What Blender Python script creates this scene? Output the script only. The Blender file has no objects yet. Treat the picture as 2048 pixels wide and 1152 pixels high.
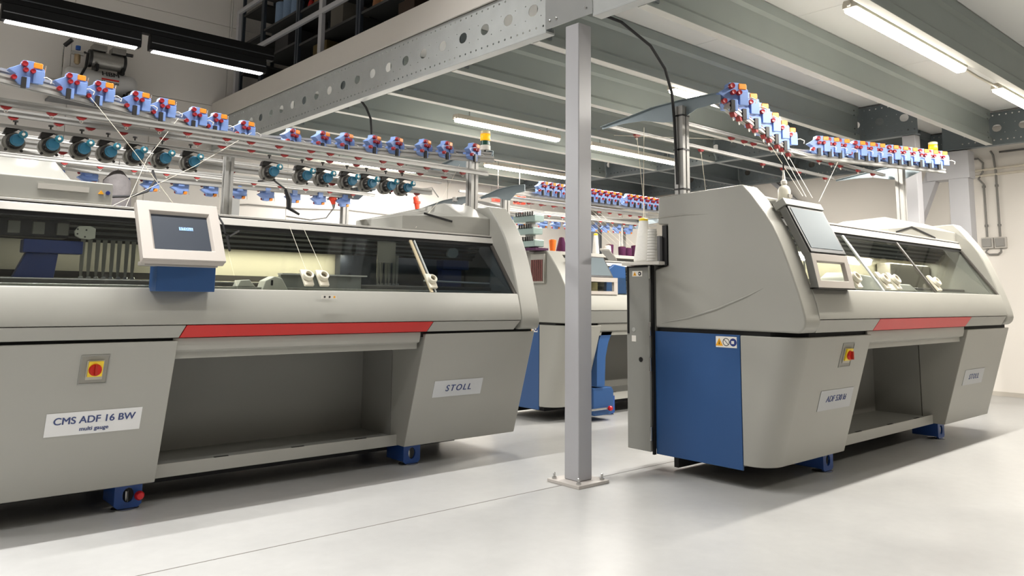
import bpy, bmesh, math, random
from mathutils import Vector, Matrix
from mathutils.geometry import tessellate_polygon
random.seed(7)
PI = math.pi
SC = bpy.context.scene
COL = SC.collection

# ------------------------------------------------------------------ camera, world, exposure
yaw, pitch, roll, FPX = .8471, .1284, .0114, 1549.0
cam_d = bpy.data.cameras.new('camera'); cam = bpy.data.objects.new('camera', cam_d); COL.objects.link(cam)
Fw = Vector((math.cos(yaw)*math.cos(pitch), math.sin(yaw)*math.cos(pitch), math.sin(pitch)))
Rr = Vector((math.sin(yaw), -math.cos(yaw), 0)); Up = Rr.cross(Fw)
R2 = Rr*math.cos(roll)+Up*math.sin(roll); U2 = Up*math.cos(roll)-Rr*math.sin(roll)
M = Matrix((R2, U2, -Fw)).transposed().to_4x4(); M.translation = Vector((0, 0, 1.25))
cam.matrix_world = M
cam_d.sensor_width = 36; cam_d.lens = FPX/2048*36
cam_d.shift_y = (395-576)/2048.0
cam_d.clip_start = .05
SC.camera = cam
W = bpy.data.worlds.new('world'); SC.world = W; W.use_nodes = True
W.node_tree.nodes['Background'].inputs[0].default_value = (1, .97, .93, 1)
W.node_tree.nodes['Background'].inputs[1].default_value = .5
SC.view_settings.view_transform = 'Standard'; SC.view_settings.look = 'None'
SC.view_settings.gamma = 1; SC.view_settings.use_curve_mapping = False
SC.view_settings.exposure = 0.0
SC.cycles.use_denoising = True
SC.cycles.max_bounces = 7; SC.cycles.diffuse_bounces = 4; SC.cycles.glossy_bounces = 3
SC.cycles.transmission_bounces = 5; SC.cycles.transparent_max_bounces = 8
SC.cycles.sample_clamp_indirect = 4
SC.cycles.caustics_reflective = False; SC.cycles.caustics_refractive = False

LAMP_W = 88.0      # watts of each mezzanine batten
HALL_W = 62.0      # watts of each black hall lamp

# ------------------------------------------------------------------ materials
MATS = {}
def lin(c): return tuple(((v/255)/12.92 if v/255 <= .04045 else ((v/255+.055)/1.055)**2.4) for v in c)
def mat(name, rgb, rough=.5, metal=0, noise=0, scale=8, bump=0, emit=0, spec=.5, coat=0, stretch=None):
    if name in MATS: return MATS[name]
    m = bpy.data.materials.new(name); m.use_nodes = True; nt = m.node_tree; b = nt.nodes['Principled BSDF']
    c = lin(rgb)+(1,)
    b.inputs['Base Color'].default_value = c; b.inputs['Roughness'].default_value = rough
    b.inputs['Metallic'].default_value = metal; b.inputs['Specular IOR Level'].default_value = spec
    if coat: b.inputs['Coat Weight'].default_value = coat
    if emit:
        b.inputs['Emission Color'].default_value = c; b.inputs['Emission Strength'].default_value = emit
    if noise or bump:
        tc = nt.nodes.new('ShaderNodeTexCoord'); n = nt.nodes.new('ShaderNodeTexNoise')
        n.inputs['Scale'].default_value = scale; n.inputs['Detail'].default_value = 5
        src = tc.outputs['Object']
        if stretch:
            mp = nt.nodes.new('ShaderNodeMapping'); mp.inputs['Scale'].default_value = stretch
            nt.links.new(src, mp.inputs[0]); src = mp.outputs[0]
        nt.links.new(src, n.inputs['Vector'])
        if noise:
            mx = nt.nodes.new('ShaderNodeMix'); mx.data_type = 'RGBA'
            mx.inputs[6].default_value = tuple(max(0, v*(1-noise)) for v in c[:3])+(1,)
            mx.inputs[7].default_value = tuple(min(1, v*(1+noise)) for v in c[:3])+(1,)
            nt.links.new(n.outputs['Fac'], mx.inputs[0]); nt.links.new(mx.outputs[2], b.inputs['Base Color'])
        if bump:
            bp = nt.nodes.new('ShaderNodeBump'); bp.inputs['Strength'].default_value = bump; bp.inputs['Distance'].default_value = .01
            nt.links.new(n.outputs['Fac'], bp.inputs['Height']); nt.links.new(bp.outputs[0], b.inputs['Normal'])
    MATS[name] = m; return m
def glass_mat(name, rgb, alpha, rough=.02):
    m = bpy.data.materials.new(name); m.use_nodes = True; nt = m.node_tree
    for n in list(nt.nodes): nt.nodes.remove(n)
    o = nt.nodes.new('ShaderNodeOutputMaterial'); t = nt.nodes.new('ShaderNodeBsdfTransparent')
    g = nt.nodes.new('ShaderNodeBsdfGlossy'); g.inputs['Roughness'].default_value = rough
    lw = nt.nodes.new('ShaderNodeLayerWeight'); lw.inputs[0].default_value = .35
    pw = nt.nodes.new('ShaderNodeMath'); pw.operation = 'POWER'; pw.inputs[1].default_value = 4
    nt.links.new(lw.outputs['Facing'], pw.inputs[0])
    f = nt.nodes.new('ShaderNodeMath'); f.operation = 'MULTIPLY_ADD'; f.inputs[1].default_value = .6; f.inputs[2].default_value = .035
    nt.links.new(pw.outputs[0], f.inputs[0])
    t.inputs[0].default_value = lin(rgb)+(1,)
    mx = nt.nodes.new('ShaderNodeMixShader')
    nt.links.new(f.outputs[0], mx.inputs[0]); nt.links.new(t.outputs[0], mx.inputs[1]); nt.links.new(g.outputs[0], mx.inputs[2])
    nt.links.new(mx.outputs[0], o.inputs[0]); MATS[name] = m; return m

PAINT = mat('machine_paint', (160, 159, 152), .42, noise=.025, scale=3, bump=.02)
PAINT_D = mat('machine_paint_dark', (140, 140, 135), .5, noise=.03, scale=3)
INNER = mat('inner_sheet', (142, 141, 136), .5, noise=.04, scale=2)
BLUE = mat('blue_panel', (40, 80, 132), .42, noise=.04, scale=3)
BLUE_D = mat('blue_bracket', (38, 78, 150), .4)
RED = mat('red_strip', (196, 30, 24), .38)
RED_P = mat('red_strip_faded', (205, 62, 60), .4)
BLACK = mat('black_plastic', (18, 18, 20), .4)
GAP = mat('gap_black', (8, 8, 9), .7)
RUB = mat('rubber', (30, 30, 32), .7)
BEZEL = mat('bezel_paint', (182, 175, 168), .45, noise=.02)
CAPW = mat('cover_white', (196, 193, 187), .45, noise=.02)
SCREEN = mat('screen_glass', (54, 60, 70), .4, spec=.25)
SCREEN_T = mat('screen_glass_teal', (84, 96, 102), .45, spec=.2)
WHITE = mat('white_plastic', (232, 228, 220), .45)
ALU = mat('aluminium', (172, 171, 168), .4, metal=.3, noise=.04, scale=20, stretch=(1, 12, 12))
ALU_D = mat('aluminium_dark', (120, 122, 124), .4, metal=.5)
STEEL = mat('steel', (190, 190, 188), .25, metal=.9)
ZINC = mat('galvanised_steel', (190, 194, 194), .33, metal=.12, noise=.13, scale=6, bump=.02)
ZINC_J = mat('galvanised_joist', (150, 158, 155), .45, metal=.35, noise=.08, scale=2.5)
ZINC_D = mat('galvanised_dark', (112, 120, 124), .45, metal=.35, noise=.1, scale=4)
FASCIA = mat('fascia_paint', (212, 207, 200), .5, noise=.02)
POST = mat('post_paint', (172, 172, 176), .42, noise=.03, scale=2)
WALL = mat('wall_plaster', (236, 231, 224), .8, noise=.03, scale=1.3, bump=.06)
WALL_B = mat('wall_panel_paint', (230, 226, 221), .75, noise=.03, scale=1)
DECK = mat('deck_panel', (240, 240, 238), .6, noise=.02, scale=1)
UNITB = mat('unit_blue', (128, 156, 214), .4)
UNITD = mat('unit_dark_blue', (60, 84, 150), .45)
KNOB = mat('knob_red', (150, 28, 36), .35)
CLIP = mat('clip_red', (140, 30, 30), .5)
ORANGE = mat('orange_lens', (255, 150, 50), .35)
CYAN = mat('spool_cyan', (58, 124, 158), .35)
DRUM = mat('drum_grey', (120, 118, 112), .4, metal=.2)
DARK = mat('dark_plastic', (45, 43, 42), .45)
LENS = mat('lamp_diffuser', (255, 246, 228), .4, emit=32)
LENSW = mat('hall_lamp_diffuser', (255, 253, 248), .4, emit=9)
HOUSE = mat('lamp_housing', (224, 216, 200), .5)
BLKM = mat('black_trunking', (7, 7, 8), .6, spec=.15)
THREAD = mat('thread', (226, 220, 204), .8)
PURPLE = mat('yarn_purple', (78, 26, 66), .9, noise=.15, scale=60, bump=.4)
YORANGE = mat('yarn_orange', (255, 120, 40), .85, noise=.1, scale=60, bump=.4)
YWHITE = mat('yarn_white', (238, 236, 230), .8, noise=.03, scale=60, bump=.35)
YBROWN = mat('yarn_brown', (150, 104, 72), .9, noise=.15, scale=50, bump=.4)
YBLUE = mat('yarn_light_blue', (120, 142, 170), .85, noise=.1, scale=50, bump=.4)
YELLOW = mat('yellow_plastic', (240, 208, 40), .4)
CONDUIT = mat('conduit_grey', (128, 126, 122), .5)
SIGNR = mat('plug_red', (232, 72, 44), .4)
TXT = mat('text_blue', (58, 72, 120), .5)
TXTK = mat('text_black', (40, 38, 42), .5)
PLATE = mat('label_plate', (214, 216, 218), .4)
GLASS = glass_mat('window_glass', (238, 241, 240), 1)
GLASS_D = glass_mat('window_glass_smoked', (190, 198, 204), 1)
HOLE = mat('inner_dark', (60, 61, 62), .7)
CREAM = mat('inner_back_panel', (196, 190, 168), .5, noise=.03)

def floor_mat():
    m = bpy.data.materials.new('floor_paint'); m.use_nodes = True; nt = m.node_tree; b = nt.nodes['Principled BSDF']
    tc = nt.nodes.new('ShaderNodeTexCoord')
    n1 = nt.nodes.new('ShaderNodeTexNoise'); n1.inputs['Scale'].default_value = .9; n1.inputs['Detail'].default_value = 8; n1.inputs['Roughness'].default_value = .65
    n2 = nt.nodes.new('ShaderNodeTexNoise'); n2.inputs['Scale'].default_value = 14; n2.inputs['Detail'].default_value = 6
    r1 = nt.nodes.new('ShaderNodeValToRGB'); r1.color_ramp.elements[0].position = .3; r1.color_ramp.elements[1].position = .72
    r1.color_ramp.elements[0].color = lin((176, 176, 175))+(1,); r1.color_ramp.elements[1].color = lin((192, 192, 190))+(1,)
    mx = nt.nodes.new('ShaderNodeMix'); mx.data_type = 'RGBA'; mx.blend_type = 'MULTIPLY'; mx.inputs[0].default_value = .12
    nt.links.new(tc.outputs['Object'], n1.inputs[0]); nt.links.new(tc.outputs['Object'], n2.inputs[0])
    nt.links.new(n1.outputs['Fac'], r1.inputs[0]); nt.links.new(r1.outputs[0], mx.inputs[6]); nt.links.new(n2.outputs['Fac'], mx.inputs[7])
    nt.links.new(mx.outputs[2], b.inputs['Base Color'])
    mr = nt.nodes.new('ShaderNodeMapRange'); mr.inputs[3].default_value = .22; mr.inputs[4].default_value = .42
    nt.links.new(n1.outputs['Fac'], mr.inputs[0]); nt.links.new(mr.outputs[0], b.inputs['Roughness'])
    bp = nt.nodes.new('ShaderNodeBump'); bp.inputs['Strength'].default_value = .05; bp.inputs['Distance'].default_value = .01
    nt.links.new(n2.outputs['Fac'], bp.inputs['Height']); nt.links.new(bp.outputs[0], b.inputs['Normal'])
    b.inputs['Specular IOR Level'].default_value = .45
    return m
FLOOR = floor_mat()
HALLW = mat('hall_wall_grey', (226, 222, 216), .8)

# ------------------------------------------------------------------ mesh helpers
class MB:
    def __init__(s): s.v = []; s.f = []
    def add(s, vs, fs):
        o = len(s.v); s.v += [tuple(v) for v in vs]; s.f += [tuple(i+o for i in f) for f in fs]; return s
    def box(s, x0, x1, y0, y1, z0, z1):
        return s.add([(x0,y0,z0),(x1,y0,z0),(x1,y1,z0),(x0,y1,z0),(x0,y0,z1),(x1,y0,z1),(x1,y1,z1),(x0,y1,z1)],
                     [(0,3,2,1),(4,5,6,7),(0,1,5,4),(1,2,6,5),(2,3,7,6),(3,0,4,7)])
    def prism(s, pts, axis, a, b):
        """polygon pts (2-D) extruded along axis 'x' (pts=y,z), 'y' (x,z) or 'z' (x,y) between a and b"""
        n = len(pts)
        def P(p, t): return {'x': (t, p[0], p[1]), 'y': (p[0], t, p[1]), 'z': (p[0], p[1], t)}[axis]
        ar = sum(pts[i][0]*pts[(i+1) % n][1]-pts[(i+1) % n][0]*pts[i][1] for i in range(n))
        pts = list(pts)
        if (ar < 0) != (axis == 'y'): pts.reverse()
        vs = [P(p, a) for p in pts]+[P(p, b) for p in pts]
        sgn = 1 if b > a else -1
        fs = [tuple(reversed(range(n))), tuple(range(n, 2*n))]+[(i, (i+1) % n, n+(i+1) % n, n+i) for i in range(n)]
        if sgn < 0: fs = [tuple(reversed(f)) for f in fs]
        return s.add(vs, fs)
    def loft(s, A, B, cap=True):
        n = len(A); fs = [(i, (i+1) % n, n+(i+1) % n, n+i) for i in range(n)]
        if cap: fs += [tuple(reversed(range(n))), tuple(range(n, 2*n))]
        return s.add(list(A)+list(B), fs)
    def bar(s, p, q, w, h, up=(0, 0, 1)):
        p = Vector(p); q = Vector(q); d = (q-p).normalized(); u = Vector(up)
        r = d.cross(u)
        if r.length < 1e-4: r = d.cross(Vector((1, 0, 0)))
        r.normalize(); u = r.cross(d)
        c = [(-w/2, -h/2), (w/2, -h/2), (w/2, h/2), (-w/2, h/2)]
        vs = [p+r*a+u*b for a, b in c]+[q+r*a+u*b for a, b in c]
        return s.add(vs, [(0,3,2,1)[::-1], (4,5,6,7)[::-1], (0,1,5,4)[::-1], (1,2,6,5)[::-1], (2,3,7,6)[::-1], (3,0,4,7)[::-1]])
    def tube(s, path, r, n=8, cap=True):
        path = [Vector(p) for p in path]; rings = []; u = None
        rs = r if isinstance(r, (list, tuple)) else [r]*len(path)
        for i, p in enumerate(path):
            d = (path[min(i+1, len(path)-1)]-path[max(i-1, 0)])
            d = d.normalized() if d.length > 1e-9 else Vector((0, 0, 1))
            if u is None:
                u = d.cross(Vector((0, 0, 1)))
                if u.length < 1e-3: u = d.cross(Vector((1, 0, 0)))
            u = (u-d*u.dot(d)).normalized(); w = d.cross(u)
            rings.append([p+(u*math.cos(2*PI*k/n)+w*math.sin(2*PI*k/n))*rs[i] for k in range(n)])
        o = len(s.v)
        for R in rings: s.v += [tuple(v) for v in R]
        for i in range(len(rings)-1):
            for k in range(n):
                a = o+i*n+k; b = o+i*n+(k+1) % n
                s.f.append((a, b, b+n, a+n))
        if cap: s.f.append(tuple(o+k for k in reversed(range(n)))); s.f.append(tuple(o+(len(rings)-1)*n+k for k in range(n)))
        return s
    def lathe(s, prof, c=(0, 0, 0), axis=(0, 0, 1), n=16):
        """prof: (radius, height) list"""
        a = Vector(axis).normalized(); u = a.orthogonal().normalized(); w = a.cross(u); c = Vector(c)
        o = len(s.v)
        for r, h in prof:
            for k in range(n):
                t = 2*PI*k/n; s.v.append(tuple(c+a*h+(u*math.cos(t)+w*math.sin(t))*max(r, 1e-4)))
        for i in range(len(prof)-1):
            for k in range(n):
                p = o+i*n+k; q = o+i*n+(k+1) % n; s.f.append((p, q, q+n, p+n))
        s.f.append(tuple(o+k for k in reversed(range(n)))); s.f.append(tuple(o+(len(prof)-1)*n+k for k in range(n)))
        return s
    def plate(s, outer, holes, axis, t0, t1):
        """flat plate with holes, given thickness (2-D outline, holes as polygons)"""
        polys = [outer]+list(holes); flat = [p for pl in polys for p in pl]
        tris = tessellate_polygon([[Vector((p[0], p[1], 0)) for p in pl] for pl in polys])
        def P(p, t): return {'x': (t, p[0], p[1]), 'y': (p[0], t, p[1]), 'z': (p[0], p[1], t)}[axis]
        n = len(flat); vs = [P(p, t0) for p in flat]+[P(p, t1) for p in flat]
        fs = [tuple(t) for t in tris]+[tuple(i+n for i in reversed(t)) for t in tris]
        o = 0
        for pl in polys:
            m = len(pl)
            for i in range(m): fs.append((o+i, o+(i+1) % m, n+o+(i+1) % m, n+o+i))
            o += m
        return s.add(vs, fs)
    def build(s, name, m, parent=None, org=None, loc=None, rotz=0, smooth=False, bev=0, fixn=True, seg=2):
        me = bpy.data.meshes.new(name)
        if org is None: org = parent.get('_org') if parent is not None and '_org' in parent else None
        v = s.v if org is None else [(a[0]-org[0], a[1]-org[1], a[2]-org[2]) for a in s.v]
        me.from_pydata(v, [], s.f); me.materials.append(m)
        if fixn:
            bm = bmesh.new(); bm.from_mesh(me); bmesh.ops.recalc_face_normals(bm, faces=bm.faces); bm.to_mesh(me); bm.free()
        o = bpy.data.objects.new(name, me); COL.objects.link(o)
        if loc is not None: o.location = loc
        o.rotation_euler[2] = rotz
        if parent is not None:
            o.parent = parent
            if org is not None: o['_org'] = org
        if bev:
            b = o.modifiers.new('bevel', 'BEVEL'); b.width = bev; b.segments = seg; b.limit_method = 'ANGLE'; b.angle_limit = math.radians(32)
            b.harden_normals = True; smooth = True
        if smooth: me.polygons.foreach_set('use_smooth', [True]*len(me.polygons)); 
        if smooth and not bev: me.set_sharp_from_angle(angle=math.radians(38))
        return o
def tag(o, label=None, cat=None, group=None, kind=None):
    if label: o['label'] = label
    if cat: o['category'] = cat
    if group: o['group'] = group
    if kind: o['kind'] = kind
    return o
def thing(name, loc, label, cat, group=None, rotz=0):
    o = bpy.data.objects.new(name, None); COL.objects.link(o); o.location = loc; o.rotation_euler[2] = rotz
    o.empty_display_size = .1; tag(o, label, cat, group)
    if rotz == 0: o['_org'] = tuple(loc)
    return o
def copy_part(o, parent, matrix=None):
    c = o.copy(); COL.objects.link(c); c.parent = parent
    if matrix is not None: c.matrix_local = matrix
    for ch in o.children: copy_part(ch, c)
    return c
def kids(o): return list(o.children)
def dup(root, loc, label=None, group=None, rotz=None):
    c = root.copy(); COL.objects.link(c); c.location = loc
    if rotz is not None: c.rotation_euler[2] = rotz
    if label: c['label'] = label
    if group: c['group'] = group
    for ch in kids(root): copy_part(ch, c)
    return c
def text(s, size, m, parent, loc, rot, org=None, name='lettering', shear=0, depth=.0008, space=1.0, align='CENTER', bold=0):
    cu = bpy.data.curves.new(name, 'FONT'); cu.body = s; cu.size = size; cu.extrude = depth; cu.shear = shear
    cu.align_x = align; cu.align_y = 'CENTER'; cu.space_character = space
    t = bpy.data.objects.new(name, cu); me = bpy.data.meshes.new_from_object(t); bpy.data.objects.remove(t)
    if bold:
        bm = bmesh.new(); bm.from_mesh(me)
        base = list(bm.verts)+list(bm.edges)+list(bm.faces)
        for dx, dy in ((bold, 0), (bold*2, 0), (bold, bold*.7)):
            g = bmesh.ops.duplicate(bm, geom=base)
            bmesh.ops.translate(bm, verts=[v for v in g['geom'] if isinstance(v, bmesh.types.BMVert)], vec=(dx, dy, dx*.03))
        bm.to_mesh(me); bm.free()
    o = bpy.data.objects.new(name, me); me.materials.clear(); me.materials.append(m); COL.objects.link(o)
    o['kind'] = 'stuff'
    if parent is not None:
        o.parent = parent
        if org is None and '_org' in parent: org = parent['_org']
    if org is not None: loc = (loc[0]-org[0], loc[1]-org[1], loc[2]-org[2])
    o.location = loc; o.rotation_euler = rot
    return o
def circ(cx, cy, r, n=10, ry=None, a0=0):
    ry = ry or r
    return [(cx+r*math.cos(a0+2*PI*k/n), cy+ry*math.sin(a0+2*PI*k/n)) for k in range(n)]
def stadium(cx, cy, hx, r, n=6):
    p = []
    for k in range(n+1):
        a = -PI/2+PI*k/n; p.append((cx+hx+r*math.cos(a), cy+r*math.sin(a)))
    for k in range(n+1):
        a = PI/2+PI*k/n; p.append((cx-hx+r*math.cos(a), cy+r*math.sin(a)))
    return p

# ================================================================== SETTING
def struct(mb, name, m, **k):
    o = mb.build(name, m, **k); o['kind'] = 'structure'; return o
WY, WX = 10.9, 12.1
struct(MB().box(-6, WX+.2, -6, WY+.2, -.2, 0), 'floor', FLOOR)
wl = struct(MB().box(-6, WX+.2, WY, WY+.2, 0, 7), 'wall_left', WALL_B)
wr = struct(MB().box(WX, WX+.2, -6, WY, 0, 7), 'wall_right', WALL)
# the hall behind and beside the photographer, out of view: closes the room
struct(MB().box(-6.2, -6, -6, WY+.2, 0, 7), 'wall_rear', HALLW)
struct(MB().box(-6.2, WX+.2, -6.2, -6, 0, 7), 'wall_near', HALLW)
struct(MB().box(-6.2, WX+.2, -6.2, WY+.2, 7, 7.2), 'ceiling', HALLW)
# floor joint line (sawn joint running along the machines)
j = MB().box(-5.9, WX-.02, 3.82, 3.826, -.001, .0012).build('floor_joint', mat('joint_dark', (120, 116, 110), .8)); j.parent = bpy.data.objects['floor']
# insulated wall panels on the left wall
k = 0
for i in range(18):
    x = -5.9+i*1.0
    b = MB().box(x+.004, x+.996, WY-.02, WY-.001, 0.0, 3.9).build('wall_panel', WALL_B, wl)
for z in (3.9,):
    for i in range(9):
        x = -5.9+i*2.0
        MB().box(x+.003, x+1.997, WY-.02, WY-.001, z+.006, 5.1).build('wall_panel', WALL_B, wl)
        MB().box(x+.003, x+1.997, WY-.02, WY-.001, 5.106, 6.95).build('wall_panel', WALL_B, wl)
struct(MB().box(WX-.012, WX, -5.9, WY-.03, 0, .06), 'baseboard_right', mat('skirting', (196, 190, 180), .6))

# ---------------- mezzanine deck: panels seen from below
deck = MB().box(4.0, WX-.01, -5.9, WY-.03, 3.70, 3.92).build('mezzanine_deck', mat('deck_core', (150, 148, 142), .7)); tag(deck, kind='structure')
xs = [4.05, 6.1, 8.2, 10.3, 12.0]
joist_y = [0.02, 1.08, 2.14, 3.20, 4.26, 5.32, 6.38, 7.44, 8.5, 9.56, 10.5]
for i in range(len(xs)-1):
    for a, b in zip([-1.05]+joist_y[:-1], joist_y):
        MB().box(xs[i]+.003, xs[i+1]-.003, a+.003, b-.003, 3.685, 3.699).build('deck_panel', DECK, deck)

# ---------------- perforated main beams along Y
def perforated_cell(L, H, big=(.062, .047)):
    """one cell of web: (u, z) plate with a large oval hole and rows of small ones"""
    holes = [stadium(L/2, H/2, .008, .046)]
    for u in (.035, .11, .185, .26):
        holes.append(circ(u, H-.03, .0105, 6)); holes.append(circ(u, .045, .0105, 6))
    for u in (.06, .235):
        holes.append(circ(u, H*.64, .006, 6)); holes.append(circ(u, H*.34, .006, 6))
    return [(0, 0), (L, 0), (L, H), (0, H)], holes
def perforated_beam(name, x, y0, y1, z0, z1, label, m, lip=1, depth=.09, ph=0.0):
    t = thing(name, (x, y0, z0), label, 'beam')
    L = .2945; H = z1-z0-.03; w = MB(); y = y0
    n = int((y1-y0)/L)
    for i in range(n):
        outer, holes = perforated_cell(L, H)
        w.plate([(u+y0+i*L, v+z0+.02) for u, v in outer], [[(u+y0+i*L, v+z0+.02) for u, v in h] for h in holes], 'x', x, x+.004)
    w.box(x, x+.004, y0+n*L, y1, z0+.02, z0+.02+H)
    w.build('web', m, t, fixn=False)
    MB().box(x-.004, x+depth, y0, y1, z0, z0+.02).build('bottom_flange', m, t, bev=.004)
    MB().box(x, x+depth, y0, y1, z1-.012, z1).build('top_flange', m, t)
    MB().box(x+depth-.006, x+depth, y0, y1, z0+.02, z0+.05).build('flange_lip', m, t)
    return t
mb_ = perforated_beam('perforated_beam', 3.93, 3.93+.2945*.5, 10.86, 3.24, 3.665, 'long galvanised perforated edge beam running from the grey column to the left wall', ZINC)
MB().box(3.922, 3.929, 3.60, 4.08, 3.262, 3.64).build('splice_plate', mat('splice_zinc', (196, 200, 202), .28, metal=.7, noise=.05), mb_, bev=.002)
s = MB()
for u in (3.66, 3.74, 3.83, 3.96, 4.03):
    s.lathe([(.011, 0), (.011, .006), (.004, .01)], (3.9215, u, 3.60), (-1, 0, 0), 6)
    if u > 3.9 or u < 3.7: s.lathe([(.011, 0), (.011, .006), (.004, .01)], (3.9215, u, 3.32), (-1, 0, 0), 6)
s.build('bolts', STEEL, mb_)['kind'] = 'stuff'
perforated_beam('perforated_beam', 3.93, -1.9, 3.60, 3.24, 3.665, 'galvanised perforated edge beam at the top centre, short end right of the column head', ZINC)
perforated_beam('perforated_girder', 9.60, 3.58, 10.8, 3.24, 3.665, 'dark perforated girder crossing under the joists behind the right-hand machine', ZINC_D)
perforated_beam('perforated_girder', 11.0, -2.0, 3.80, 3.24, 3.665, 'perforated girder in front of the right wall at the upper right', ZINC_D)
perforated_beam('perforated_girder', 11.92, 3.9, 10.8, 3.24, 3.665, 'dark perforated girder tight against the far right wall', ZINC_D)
# fascia board above the beam
f = MB().box(3.905, 3.925, -1.9, 10.86, 3.668, 3.93).build('fascia_board', FASCIA, bev=.004); tag(f, 'pale grey fascia board along the mezzanine edge above the perforated beam', 'fascia')

# joists: sigma sections running along X, hung between the girders
def joist_profile(y):
    z0, z1 = 3.245, 3.68
    return [(y, z0), (y+.075, z0), (y+.075, z0+.018), (y+.069, z0+.018), (y+.069, z0+.004), (y+.004, z0+.004), (y+.004, z0+.075), (y+.026, z0+.105),
            (y+.026, z1-.115), (y+.004, z1-.085), (y+.004, z1-.004), (y+.069, z1-.004), (y+.069, z1-.022), (y+.075, z1-.022), (y+.075, z1),
            (y, z1), (y, z1-.087), (y+.022, z1-.117), (y+.022, z0+.107), (y, z0+.077)]
SHORT = {4.26: 'nearest the column behind the right machine', 5.32: 'second from that column', 6.38: 'third from that column',
         7.44: 'fourth from that column', 8.5: 'fifth from that column', 9.56: 'sixth from that column', 10.5: 'farthest, at the left wall'}
desc = ['grey steel ceiling joist out of the top right corner', 'grey steel ceiling joist at the extreme upper right',
        'grey steel joist beside the brightest batten lamp, upper right', 'grey steel joist from the column head to the upper right girder',
        'grey steel joist passing just above the right-hand yarn rack', 'grey steel joist second left of the column top',
        'grey steel joist third left of the column top', 'grey steel joist just above the batten lamp left of the column',
        'grey steel joist below the batten lamp left of the column', 'grey steel joist ending near the amber signal lamp', 'grey steel joist nearest the left wall']
for i, y in enumerate(joist_y):
    t = thing('ceiling_joist', (4.03, y, 3.245), desc[i], 'joist', None)
    xe = 10.95 if y < 3.6 else 9.58
    MB().prism(joist_profile(y), 'x', 4.03, xe).build('web', ZINC_J, t)
    b = MB().box(4.03, xe, y-.0005, y+.0755, 3.242, 3.2449).build('flange', mat('flange_highlight', (214, 214, 208), .4, metal=.2), t)  # highlight along the joist underside, put into a paler flange colour
    MB().box(4.06, 4.16, y-.012, y-.001, 3.28, 3.66).build('end_cleat', ZINC_D, t)
    s = MB()
    for q in range(1):
        for zz in (3.31, 3.38, 3.55, 3.61): s.lathe([(.01, 0), (.01, .008)], (xe-.15+.0*q, y-.001, zz), (0, -1, 0), 6)
    s.build('bolts', STEEL, t)['kind'] = 'stuff'
    if y > 3.6:
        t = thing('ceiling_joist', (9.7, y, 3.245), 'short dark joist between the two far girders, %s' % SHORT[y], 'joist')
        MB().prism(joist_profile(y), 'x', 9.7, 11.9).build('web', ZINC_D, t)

# ---------------- columns
def column(x, y, w, h, m, label, plate=True, grp=None):
    t = thing('steel_column', (x, y, 0), label, 'column', grp)
    MB().box(x, x+w, y, y+w, .022, h).build('shaft', m, t, bev=.008, seg=3)
    if plate:
        c = (x+w/2, y+w/2)
        MB().box(c[0]-.15, c[0]+.15, c[1]-.15, c[1]+.15, 0, .022).build('base_plate', mat('plate_paint', (190, 184, 178), .45), t, bev=.003)
        for sx, sy in ((-1, -1), (1, -1), (-1, 1), (1, 1)):
            p = (c[0]+sx*.115, c[1]+sy*.115, .022)
            MB().lathe([(.016, 0), (.016, .012), (.008, .012), (.008, .038), (.005, .042)], p, (0, 0, 1), 8).build('anchor_bolt', STEEL, t)
    return t
column(3.935, 3.745, .135, 3.238, POST, 'square grey steel column on a bolted base plate in the centre foreground')
column(9.61, 3.62, .15, 3.238, POST, 'grey steel column under the perforated girder end behind the right machine')
# big braced post near the right wall
t = thing('braced_post', (11.0, 3.56, 0), 'wide grey post with a diagonal brace near the right wall', 'column')
MB().box(11.0, 11.2, 3.52, 3.76, .0, 3.23).build('shaft', POST, t, bev=.008)
MB().box(10.99, 11.21, 3.5, 4.02, 2.86, 3.22).build('head_plate', POST, t, bev=.004)
MB().bar((11.1, 3.95, 3.0), (11.1, 5.05, .3), .14, .16).build('brace', POST, t, bev=.006)
# knee braces far behind the right machine
for (ya, za, yb, zb, lab) in ((6.73, 3.25, 4.6, 1.35, 'long grey diagonal brace descending to the right behind the oil bottle'),
                              (7.35, 3.25, 6.3, 2.5, 'short grey diagonal brace behind the right machine top, nearest its cover'),
                              (7.75, 3.25, 6.8, 2.55, 'short grey diagonal brace second from the oil bottle'),
                              (8.25, 3.25, 7.3, 2.55, 'short grey diagonal brace nearest the rack pole')):
    tag(MB().bar((12.06, ya*1.031, 1.25+(za-1.25)*1.031), (12.06, yb*1.031, 1.25+(zb-1.25)*1.031), .07, .07).build('diagonal_brace', POST, bev=.004), lab, 'brace')

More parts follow.
